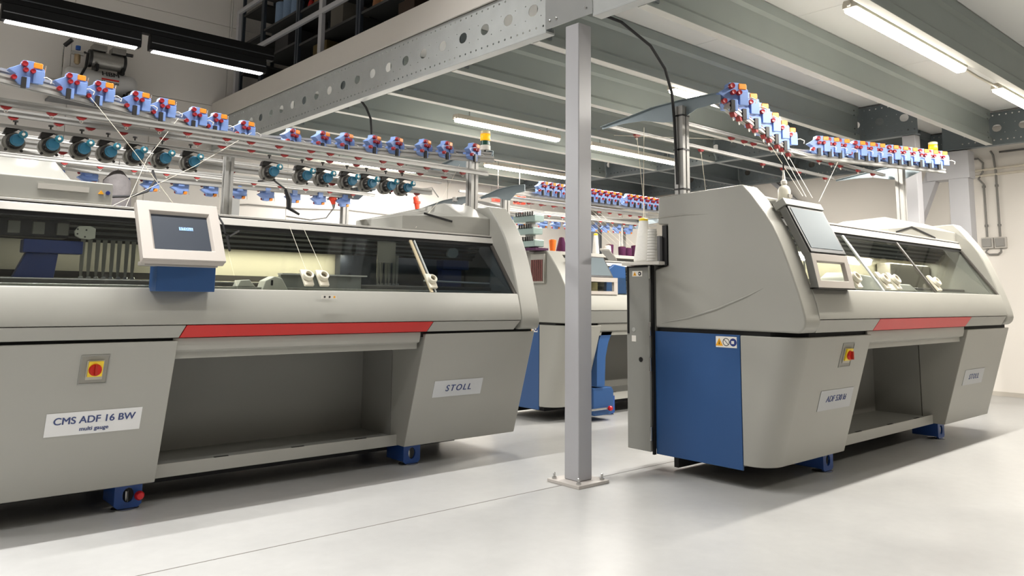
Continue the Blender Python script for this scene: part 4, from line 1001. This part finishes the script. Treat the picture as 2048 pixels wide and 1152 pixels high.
# its rack
t = mm_
zz = 2.42
alu_bar(t, (5.62, 6.42, zz), (9.6, 6.42, zz), .05, .05); alu_bar(t, (5.62, 6.5, zz-.07), (9.6, 6.5, zz-.07), .04, .035)
alu_bar(t, (5.62, 6.75, zz-.02), (9.6, 6.75, zz-.02), .04, .04)
alu_post(t, 5.66, 6.52, 1.8, 2.40); alu_post(t, 9.5, 6.52, 1.8, 2.40)
rack_arm(t, 5.62, 6.15, 6.9, 2.43); rack_arm(t, 9.56, 6.15, 6.9, 2.43)
for k in range(6): put(U0, t, (6.05+k*.125, 6.38, 2.46), 0, 1.0)
for k in range(5): put(U0, t, (6.88+k*.115, 6.38, 2.46), 0, 1.0)
for k in range(6): put(U0, t, (7.55+k*.115, 6.38, 2.46), 0, 1.0)
for k in range(12): put(C0, t, (5.8+k*.2, 6.5, 2.33), 0, 1.0)
for k in range(12): put(C0, t, (5.9+k*.2, 6.75, 2.38), 0, 1.0)

# ================================================================== RACKS OF THE MACHINES ALONG THE LEFT WALL
def far_rack(x0, x1, y, label, nunits, arm_right=True, arm_left=True):
    t = thing('yarn_rack', (x0, y, 0), label, 'rack')
    xm = (x0+x1)/2
    for a, b in (((x0, y-.45), (xm, y-.1)), ((xm, y-.1), (x1, y-.35))):
        alu_bar(t, (a[0], a[1], 2.52), (b[0], b[1], 2.52), .06, .055); alu_bar(t, (a[0], a[1]+.09, 2.44), (b[0], b[1]+.09, 2.44), .055, .055)
    alu_bar(t, (x0, y-.7, 2.42), (x1, y-.7, 2.42), .035, .035); alu_bar(t, (x0, y-.55, 2.62), (x1, y-.55, 2.62), .035, .03)
    for x in (x0+.1, x1): alu_post(t, x, y, 0, 2.5)
    for x in ((x1,) if arm_right else ())+((x0+.1,) if arm_left else ()): rack_arm(t, x-.05, y-.8, y+.35, 2.5)
    Uf = U0
    for k in range(nunits):
        f = (k+.5)/nunits; x = x0+(x1-x0)*f; yy = y-.1-.3*abs(f-.5)*2
        m = Matrix.Translation((x-x0, yy+.12-y, 2.42)) @ Matrix.Rotation(PI, 4, 'Z') @ Matrix.Rotation(PI, 4, 'Y')
        copy_part(Uf, t, m)
    for k in range(14): copy_part(C0, t, Matrix.Translation((.15+k*(x1-x0)/14.5, -.7, 2.402)))
    return t
far_rack(.5, 4.75, 8.5, 'aluminium yarn rack standing along the left wall, seen through the left machine\'s rack', 14)
far_rack(6.1, 10.0, 8.5, 'aluminium yarn rack deep in the room, seen just left of the column', 16)

# ================================================================== YARN CONES AND BOTTLES
def cone(x, y, z, r0, r1, h, m, label, cap=None, grp=None, name='yarn_cone', cat='yarn cone', ribs=0):
    t = thing(name, (x, y, z), label, cat, grp)
    if ribs:
        pr_ = []
        for k in range(ribs*4+1):
            f = k/(ribs*4); pr_.append((r0+(r1-r0)*f+.0022*math.sin(2*PI*f*ribs), .004+h*f))
    else: pr_ = [(r0*.94, .004), (r0, .012), (r0, .02), (r1, h-.008), (r1*.9, h)]
    MB().lathe(pr_, (x, y, z), (0, 0, 1), 22).build('yarn', m, t, smooth=True)
    MB().lathe([(r0*.8, 0), (r0*.8, .006)], (x, y, z), (0, 0, 1), 16).build('cone_base', mat('cardboard', (170, 150, 120), .7), t)
    if cap: MB().lathe([(r1*.98, h-.002), (r1*.98, h+.012), (r1*.55, h+.02), (r1*.5, h+.012)], (x, y, z), (0, 0, 1), 18).build('cone_cap', cap, t, smooth=True)
    else: MB().lathe([(r1*.5, h-.004), (r1*.5, h+.006)], (x, y, z), (0, 0, 1), 12).build('cone_tip', mat('cardboard', (170, 150, 120), .7), t)
    return t
cone(4.745, 3.82, 1.53, .078, .036, .325, YWHITE, 'tall white yarn cone with yellow cap on the right machine shelf', YELLOW)
cone(4.70, 3.70, 1.53, .046, .034, .245, mat('yarn_ribbed', (216, 214, 208), .6), 'ribbed pale grey yarn spool in front of the tall white cone', ribs=11)
MDZ = 1.735
cone(5.80, 5.90, MDZ, .030, .040, .13, YORANGE, 'orange yarn cone left of the column beside the purple cone')
cone(5.955, 5.92, MDZ, .062, .028, .165, PURPLE, 'dark purple yarn cone just left of the column')
cone(6.37, 5.80, MDZ, .038, .024, .21, YWHITE, 'white yarn cone with yellow cap just right of the column', YELLOW)
cone(6.50, 5.92, MDZ, .034, .026, .12, YORANGE, 'orange yarn cone right of the column behind the white yellow-capped one')
cone(6.56, 5.80, MDZ, .046, .040, .105, YWHITE, 'short white yarn cone on the rear machine beside the first purple cone')
cone(6.74, 5.92, MDZ, .038, .044, .13, PURPLE, 'purple yarn cone directly right of the short white cone')
cone(6.93, 5.90, MDZ, .042, .046, .115, PURPLE, 'first of three purple cones standing together on the rear machine')
cone(7.04, 5.90, MDZ, .042, .044, .105, PURPLE, 'middle of three purple cones standing together on the rear machine')
cone(7.17, 5.90, MDZ, .044, .050, .14, PURPLE, 'tallest, rightmost of three purple cones together on the rear machine')
for k in range(3): MB().lathe([(.038, 0), (.04, .01), (.03, .04)], (5.50, 5.86+k*.09, 1.76), (0, 0, 1), 12).build('purple_yarn_wrap', PURPLE, mm_, smooth=True)
# oil bottle on the monitor
t = thing('oil_bottle', (5.16, 2.86, 1.94), 'translucent white squeeze bottle standing on top of the right monitor', 'bottle')
PB = mat('bottle_plastic', (226, 222, 208), .35)
MB().lathe([(.04, 0), (.044, .006), (.044, .10), (.036, .125), (.018, .14), (.018, .15)], (5.16, 2.86, 1.94), (0, 0, 1), 20).build('body', PB, t, smooth=True)
MB().lathe([(.022, .15), (.022, .17), (.012, .18), (.006, .24), (.004, .26)], (5.16, 2.86, 1.94), (0, 0, 1), 14).build('nozzle', WHITE, t, smooth=True)
MB().lathe([(.006, .25), (.006, .30)], (5.16, 2.86, 1.94), (0, 0, 1), 8).build('nozzle_cap', BLACK, t)
MB().box(5.135, 5.185, 2.812, 2.818, 1.985, 2.01).build('bottle_label', mat('bottle_label_grey', (150, 146, 140), .5), t)
MB().box(4.90, 5.36, 2.78, 2.98, 1.915, 1.94).build('monitor_shelf', mat('cap_grey', (150, 150, 144), .45), mr_, bev=.003)

# ================================================================== THREADS
def thread(t, pts, r=.0022): return MB().tube(pts, r, 4).build('yarn_thread', THREAD, t)
thread(ml_, [(1.13, 5.20, 2.44), (1.36, 5.06, 2.12), (1.62, 4.98, 1.77)], .0017)
thread(ml_, [(1.72, 5.40, 2.44), (1.48, 5.20, 2.1), (1.32, 4.99, 1.76)], .0017)
thread(ml_, [(2.32, 5.60, 2.46), (1.8, 5.25, 2.1), (1.25, 4.98, 1.765)], .0017)
thread(ml_, [(4.3, 5.6, 2.46), (3.9, 5.30, 2.1), (3.42, 5.0, 1.78)], .0017)
thread(ml_, [(2.36, 4.99, 1.74), (2.38, 4.72, 1.40)], .0015); thread(ml_, [(2.46, 4.99, 1.74), (2.5, 4.72, 1.40)], .0015)
for x in (5.2, 6.15): thread(mr_, [(x, 4.25, 2.66), (x+.02, 4.2, 2.1), (x+.03, 4.1, 1.0)], .0025)
for a, b in (((5.05, 4.05, 2.68), (4.745, 3.82, 1.86)), ((6.9, 3.80, 2.7), (5.75, 2.95, 2.05)), ((6.7, 3.75, 2.7), (5.65, 2.95, 2.05)), ((6.2, 3.6, 2.7), (5.6, 2.95, 2.05)), ((7.6, 3.6, 2.68), (5.85, 2.95, 2.03)), ((5.9, 3.5, 2.68), (6.3, 3.66, 2.65)), ((5.75, 3.66, 2.62), (4.9, 4.25, 2.62))):
    thread(mr_, [a, b], .0022)
for k in range(5): thread(mm_, [(6.74+k*.11, 6.5, 2.33), (6.74+k*.11, 5.9, 1.87)], .0015)

# ================================================================== CABLES
tag(MB().tube([(4.0, 6.9, 3.25), (4.06, 6.9, 3.19), (4.12, 6.9, 3.08), (4.14, 6.9, 2.9), (4.15, 6.9, 2.8), (4.16, 6.7, 2.6)], .012, 8).build('black_cable', RUB, smooth=True), 'black cable hanging from the perforated beam down to the left rack', 'cable')
tag(MB().tube([(4.02, 3.55, 3.25), (4.12, 3.5, 3.22), (4.45, 3.50, 3.12), (4.62, 3.50, 2.98), (4.69, 3.49, 2.80), (4.70, 3.48, 2.6), (4.70, 3.46, 2.1)], .011, 8).build('black_cable', RUB, smooth=True), 'dark cable hanging from the column head to the right rack post', 'cable')
tag(MB().tube([(2.28, 7.8, 2.42), (2.24, 7.55, 2.30), (2.16, 7.5, 2.18), (2.02, 7.5, 2.12), (1.85, 7.5, 2.1)], .012, 8).build('black_cable', RUB, smooth=True), 'black cable curving behind the left monitor under the far rack', 'cable')
tag(MB().tube([(3.8, WY-.03, 2.47), (4.2, WY-.03, 2.50), (4.5, WY-.03, 2.54), (5.3, WY-.03, 2.55), (6.1, WY-.03, 2.60), (6.9, WY-.03, 2.58), (8.66, WY-.03, 2.66)], .011, 6).build('wall_cable', CONDUIT, smooth=True), 'grey cable running along the left wall behind the racks', 'cable')
# compressed air gun hanging from the far rack
t = thing('air_gun', (3.33, 7.0, 2.0), 'black air gun on a hose hanging above the left machine', 'air gun')
MB().tube([(3.27, 7.0, 2.26), (3.31, 7.0, 2.16), (3.31, 7.0, 2.08)], [.02, .028, .022], 8).build('grip', BLACK, t, smooth=True)
MB().tube([(3.29, 7.0, 2.09), (3.42, 7.0, 2.03)], [.018, .012], 8).build('nozzle', BLACK, t)
MB().tube([(3.27, 7.0, 2.26), (3.28, 7.3, 2.38), (3.3, 7.72, 2.42)], .009, 6).build('hose', BLACK, t)
# red power plugs
def plug(x, y, z, label, h=.18):
    t = thing('red_plug', (x, y, z), label, 'plug')
    MB().tube([(x-.03, y, z), (x-.02, y, z-.02), (x, y, z-h*.5), (x+.01, y, z-h)], [.028, .036, .034, .024], 10).build('plug_body', SIGNR, t, smooth=True)
    MB().lathe([(.046, 0), (.046, .03)], (x, y, z-h*.45), (0, 0, 1), 12).build('plug_collar', SIGNR, t)
    MB().tube([(x+.01, y, z-h), (x+.015, y, z-h-.05)], [.024, .012], 8).build('cable_grip', CONDUIT, t)
    return t
plug(4.48, 8.3, 2.42, 'small red industrial plug beside the far rack post', .09)
MB().tube([(4.49, 8.3, 2.28), (4.40, 8.3, 2.16), (4.2, 8.3, 2.12), (3.9, 8.3, 2.14)], .009, 6).build('plug_cable', CONDUIT, bpy.data.objects['red_plug'], org=(4.48, 8.3, 2.42), smooth=True)
plug(5.62, 8.2, 2.52, 'large red industrial plug hanging near the second far rack', .2)
MB().tube([(5.6, 8.2, 2.52), (5.65, 8.2, 2.62), (5.85, 8.2, 2.66), (6.1, 8.4, 2.58)], .009, 6).build('plug_cable', CONDUIT, bpy.data.objects['red_plug.001'], org=(5.62, 8.2, 2.52), smooth=True)
for x, lab in ((7.58, 'red junction box hanging under the far joists, left of the pair'), (8.02, 'red junction box hanging under the far joists, right of the pair')):
    t = thing('red_junction_box', (x, 8.9, 2.70), lab, 'junction box')
    MB().box(x-.09, x+.09, 8.85, 8.95, 2.69, 2.82).build('case', SIGNR, t, bev=.008); MB().tube([(x, 8.9, 2.82), (x, 8.9, 3.69)], .006, 6).build('drop_cable', CONDUIT, t)

# ================================================================== FAR FURNITURE
t = thing('white_cabinet', (3.4, 10.5, 0), 'tall white cabinet against the left wall behind the left monitor', 'cabinet')
MB().box(2.86, 3.98, 10.35, 10.86, 0, 2.84).build('body', mat('cabinet_white', (222, 218, 210), .5), t, bev=.01)
MB().box(2.93, 3.90, 10.335, 10.35, 2.38, 2.79).build('door', mat('cabinet_door', (206, 202, 196), .4), t, bev=.01)
MB().box(2.93, 3.90, 10.335, 10.35, .1, 2.34).build('door', mat('cabinet_door', (206, 202, 196), .4), t, bev=.01)
MB().box(3.84, 3.86, 10.31, 10.335, 1.0, 1.3).build('handle', STEEL, t)
tag(MB().box(4.02, 4.20, 10.4, 10.86, 0, 2.62).build('grey_cabinet', mat('cabinet_grey', (176, 178, 178), .35), bev=.006), 'narrow grey cabinet right of the tall white cabinet', 'cabinet')
t = thing('white_partition', (11.6, 9.6, 0), 'tall white cabinet in the far corner behind the purple cones', 'cabinet')
MB().box(11.3, 12.05, 9.0, 10.15, 0, 2.95).build('body', mat('cabinet_white', (222, 218, 210), .5), t, bev=.03)
MB().box(11.285, 11.3, 9.03, 9.56, .1, 2.9).build('door', mat('cabinet_door', (206, 202, 196), .4), t, bev=.004); MB().box(11.285, 11.3, 9.59, 10.12, .1, 2.9).build('door', mat('cabinet_door', (206, 202, 196), .4), t, bev=.004)
t = thing('steel_locker', (11.6, 10.5, 0), 'grey steel locker left of the white corner cabinet', 'locker')
MB().box(11.3, 12.05, 10.2, 10.85, 0, 2.8).build('body', mat('locker_grey', (128, 132, 138), .5), t, bev=.006)
for k in range(3): MB().box(11.285, 11.3, 10.21+k*.21, 10.41+k*.21, .1, 2.7).build('door', mat('locker_grey', (128, 132, 138), .5), t, bev=.003)
# dark bale behind the left cover
tag(MB().lathe([(.10, 0), (.13, .05), (.14, .5), (.12, .85), (.04, .95)], (2.0, 7.9, 1.45), (0, 0, 1), 14).build('dust_bag', mat('bag_grey', (96, 92, 92), .9, noise=.3, scale=18, bump=.5), smooth=True), 'dark grey hanging filter bag between the left cover and monitor', 'bag')
tag(MB().tube([(2.0, 7.9, 2.38), (2.0, 7.86, 2.5)], .006, 6).build('bag_hook', STEEL), 'steel hook holding the dark filter bag', 'hook')

# air compressor on a wall shelf
tag(MB().box(1.86, 2.95, 10.3, WY-.021, 3.60, 3.63).build('wall_shelf', ALU_D, bev=.003), 'grey wall shelf carrying the air compressor', 'shelf')
t = thing('air_compressor', (2.4, 10.6, 3.63), 'white tank air compressor with grey motor below the hall lamp', 'compressor')
CW = mat('tank_white', (206, 206, 206), .4)
MB().lathe([(.03, 0), (.11, .015), (.15, .05), (.16, .09), (.16, .76), (.15, .80), (.11, .835), (.03, .85)], (1.97, 10.58, 3.86), (1, 0, 0), 28).build('tank', CW, t, smooth=True)
for x in (2.12, 2.66): MB().box(x-.02, x+.02, 10.46, 10.7, 3.63, 3.76).build('tank_foot', BLACK, t)
MB().lathe([(.075, 0), (.08, .01), (.08, .03), (.075, .04)], (2.72, 10.40, 3.71), (0, -1, 0), 18).build('wheel', RUB, t, smooth=True)
MB().lathe([(.055, 0), (.055, .006)], (2.72, 10.358, 3.71), (0, -1, 0), 14).build('wheel_hub', CW, t)
MT = mat('motor_silver', (150, 148, 144), .35, metal=.6, noise=.1, scale=20)
MB().lathe([(.09, 0), (.105, .01), (.105, .40), (.09, .41)], (2.24, 10.56, 4.16), (1, 0, 0), 22).build('motor', MT, t, smooth=True)
for x in (2.23, 2.62): MB().lathe([(.11, 0), (.112, .01), (.112, .035), (.08, .045)], (x, 10.56, 4.16), (1, 0, 0), 20).build('motor_end', BLACK, t, smooth=True)
for x in (2.26, 2.48): MB().box(x, x+.16, 10.46, 10.64, 4.26, 4.335).build('cylinder_head', MT, t, bev=.006)
for x in (2.3, 2.6): MB().box(x, x+.035, 10.44, 10.66, 4.0, 4.08).build('motor_mount', BLACK, t)
MB().tube([(2.64, 10.5, 4.28), (2.72, 10.46, 4.27)], .022, 8).build('air_intake', BLACK, t)
MB().lathe([(.02, 0), (.035, .02), (.035, .12), (.02, .14)], (2.10, 10.50, 4.04), (0, 0, 1), 12).build('filter_bowl', mat('brass_dull', (160, 140, 110), .4, metal=.5), t, smooth=True)
MB().lathe([(.028, 0), (.028, .05)], (2.10, 10.50, 4.22), (0, 0, 1), 12).build('regulator_cap', mat('cap_blue', (30, 80, 160), .4), t)
MB().box(2.03, 2.17, 10.47, 10.53, 4.16, 4.2).build('regulator_body', STEEL, t, bev=.004)
MB().tube([(2.17, 10.48, 4.2), (2.2, 10.44, 4.18), (2.18, 10.40, 4.0), (2.08, 10.38, 3.75)], .016, 8).build('hose', BLACK, t, smooth=True)
MB().tube([(1.96, 10.6, 3.9), (1.96, 10.6, 4.26), (2.0, 10.56, 4.31)], .01, 6).build('handle_tube', STEEL, t)
MB().tube([(1.97, 10.59, 4.27), (2.03, 10.52, 4.34)], .026, 8).build('handle_grip', BLACK, t)
text('HBM', .10, TXTK, t, (2.47, 10.437, 3.965), (PI/2-.55, 0, 0), bold=.003)
q = MB().box(2.37, 2.57, 10.416, 10.42, 3.885, 3.905).build('red_bar', RED, t)
text('Machines', .055, TXTK, t, (2.47, 10.412, 3.855), (PI/2, 0, 0))

# ================================================================== MEZZANINE STORE
zf = 3.925
for y, lab in ((10.45, 'grey railing post at the left wall end of the mezzanine'), (7.97, 'grey railing post in the middle of the mezzanine edge'), (5.5, 'grey railing post near the top edge')):
    tag(MB().box(4.04, 4.09, y-.04, y+.04, zf, 5.22).build('railing_post', POST, bev=.004), lab, 'railing')
for z, lab in ((5.19, 'grey top handrail on the mezzanine'), (4.52, 'grey middle rail on the mezzanine edge')):
    tag(MB().box(4.035, 4.075, 3.0, 10.45, z-.03, z+.03).build('railing_bar', POST, bev=.006), lab, 'railing')
DKS = mat('shelf_steel_shaded', (66, 74, 84), .45, metal=.4)  # store gets little light; its shade is put into the shelf colours
DKB = mat('shelf_board_shaded', (66, 66, 66), .7)
bays = [(4.6, 6.0), (6.03, 7.44), (7.5, 8.97), (9.03, 10.08), (10.12, 10.8)]
labs = ('steel storage shelf nearest the top centre of the mezzanine', 'steel storage shelf with brown cones on the mezzanine', 'steel storage shelf behind the middle railing post',
        'steel storage shelf with pale blue yarn rolls', 'narrow steel storage shelf at the left wall on the mezzanine')
for i, (a, b) in enumerate(bays):
    t = thing('storage_shelf', (4.5, (a+b)/2, zf), labs[i], 'shelf')
    for y in (a, b):
        for x in (4.27, 4.73): MB().box(x-.02, x+.02, y-.02, y+.02, zf, 6.4).build('upright', DKS, t)
    for z in ((4.10, 4.42, 4.86, 5.30, 5.8) if i != 3 else (4.10, 4.48, 4.90, 5.35, 5.8)): MB().box(4.26, 4.74, a+.02, b-.02, z-.03, z).build('shelf_board', DKB, t)
    if i != 4: MB().box(4.755, 4.765, a, b, zf, 6.4).build('shade_backdrop', mat('store_shade', (34, 32, 32), .8), t)  # dark backdrop added for the unlit depth behind the shelves
cl = ['first', 'second', 'third', 'fourth', 'fifth']
for k, (y, h) in enumerate(((7.28, .20), (7.10, .28), (6.88, .32), (6.68, .32), (6.45, .30))):
    cone(4.40, y, 4.42, .075, .06, h, YBROWN, '%s brown yarn cone from the left on the mezzanine shelf' % cl[k])
for k, (y, h) in enumerate(((8.80, .26), (8.55, .30), (8.3, .28), (8.02, .28))):
    cone(4.45, y, 4.86, .08, .065, h, YBROWN, '%s brown cone from the left on the shelf behind the railing post' % cl[k])
for (y, r, h, lab) in ((9.28, .09, .22, 'short pale blue yarn roll at the right end of its mezzanine shelf'), (9.52, .09, .40, 'tall pale blue yarn roll in the middle of the mezzanine shelf'), (9.76, .09, .32, 'pale blue yarn roll at the left end of its mezzanine shelf')):
    cone(4.38, y, 4.90, r, r*.97, h, YBLUE, lab)
cone(4.36, 8.86, 4.86, .05, .03, .13, mat('red_cap_bottle', (170, 30, 30), .3), 'small red container beside the pale blue yarn rolls', name='red_container', cat='container')
for (y, z, w, h, m, lab) in ((6.6, 4.10, .3, .24, (60, 44, 34), 'brown carton below the brown cones on the mezzanine'), (8.1, 4.42, .3, .3, (96, 92, 84), 'pale carton behind the mezzanine middle rail'),
                             (9.6, 4.48, .4, .3, (50, 48, 50), 'dark carton under the pale blue yarn rolls'), (8.5, 4.10, .35, .24, (90, 76, 40), 'olive carton low behind the railing')):
    tt = thing('carton', (4.5, y, z), lab, 'box')
    c_m = mat('carton_%d' % int(y*10+z), m, .8)
    MB().box(4.32, 4.68, y-w/2, y+w/2, z, z+h).build('box_body', c_m, tt, bev=.004)
    MB().box(4.318, 4.682, y-.03, y+.03, z+h, z+h+.002).build('tape', mat('tape_brown', (120, 92, 60), .4), tt)

# prototypes are no longer needed
for p in (U0, F0, C0):
    for c in list(p.children): bpy.data.objects.remove(c)
    bpy.data.objects.remove(p)
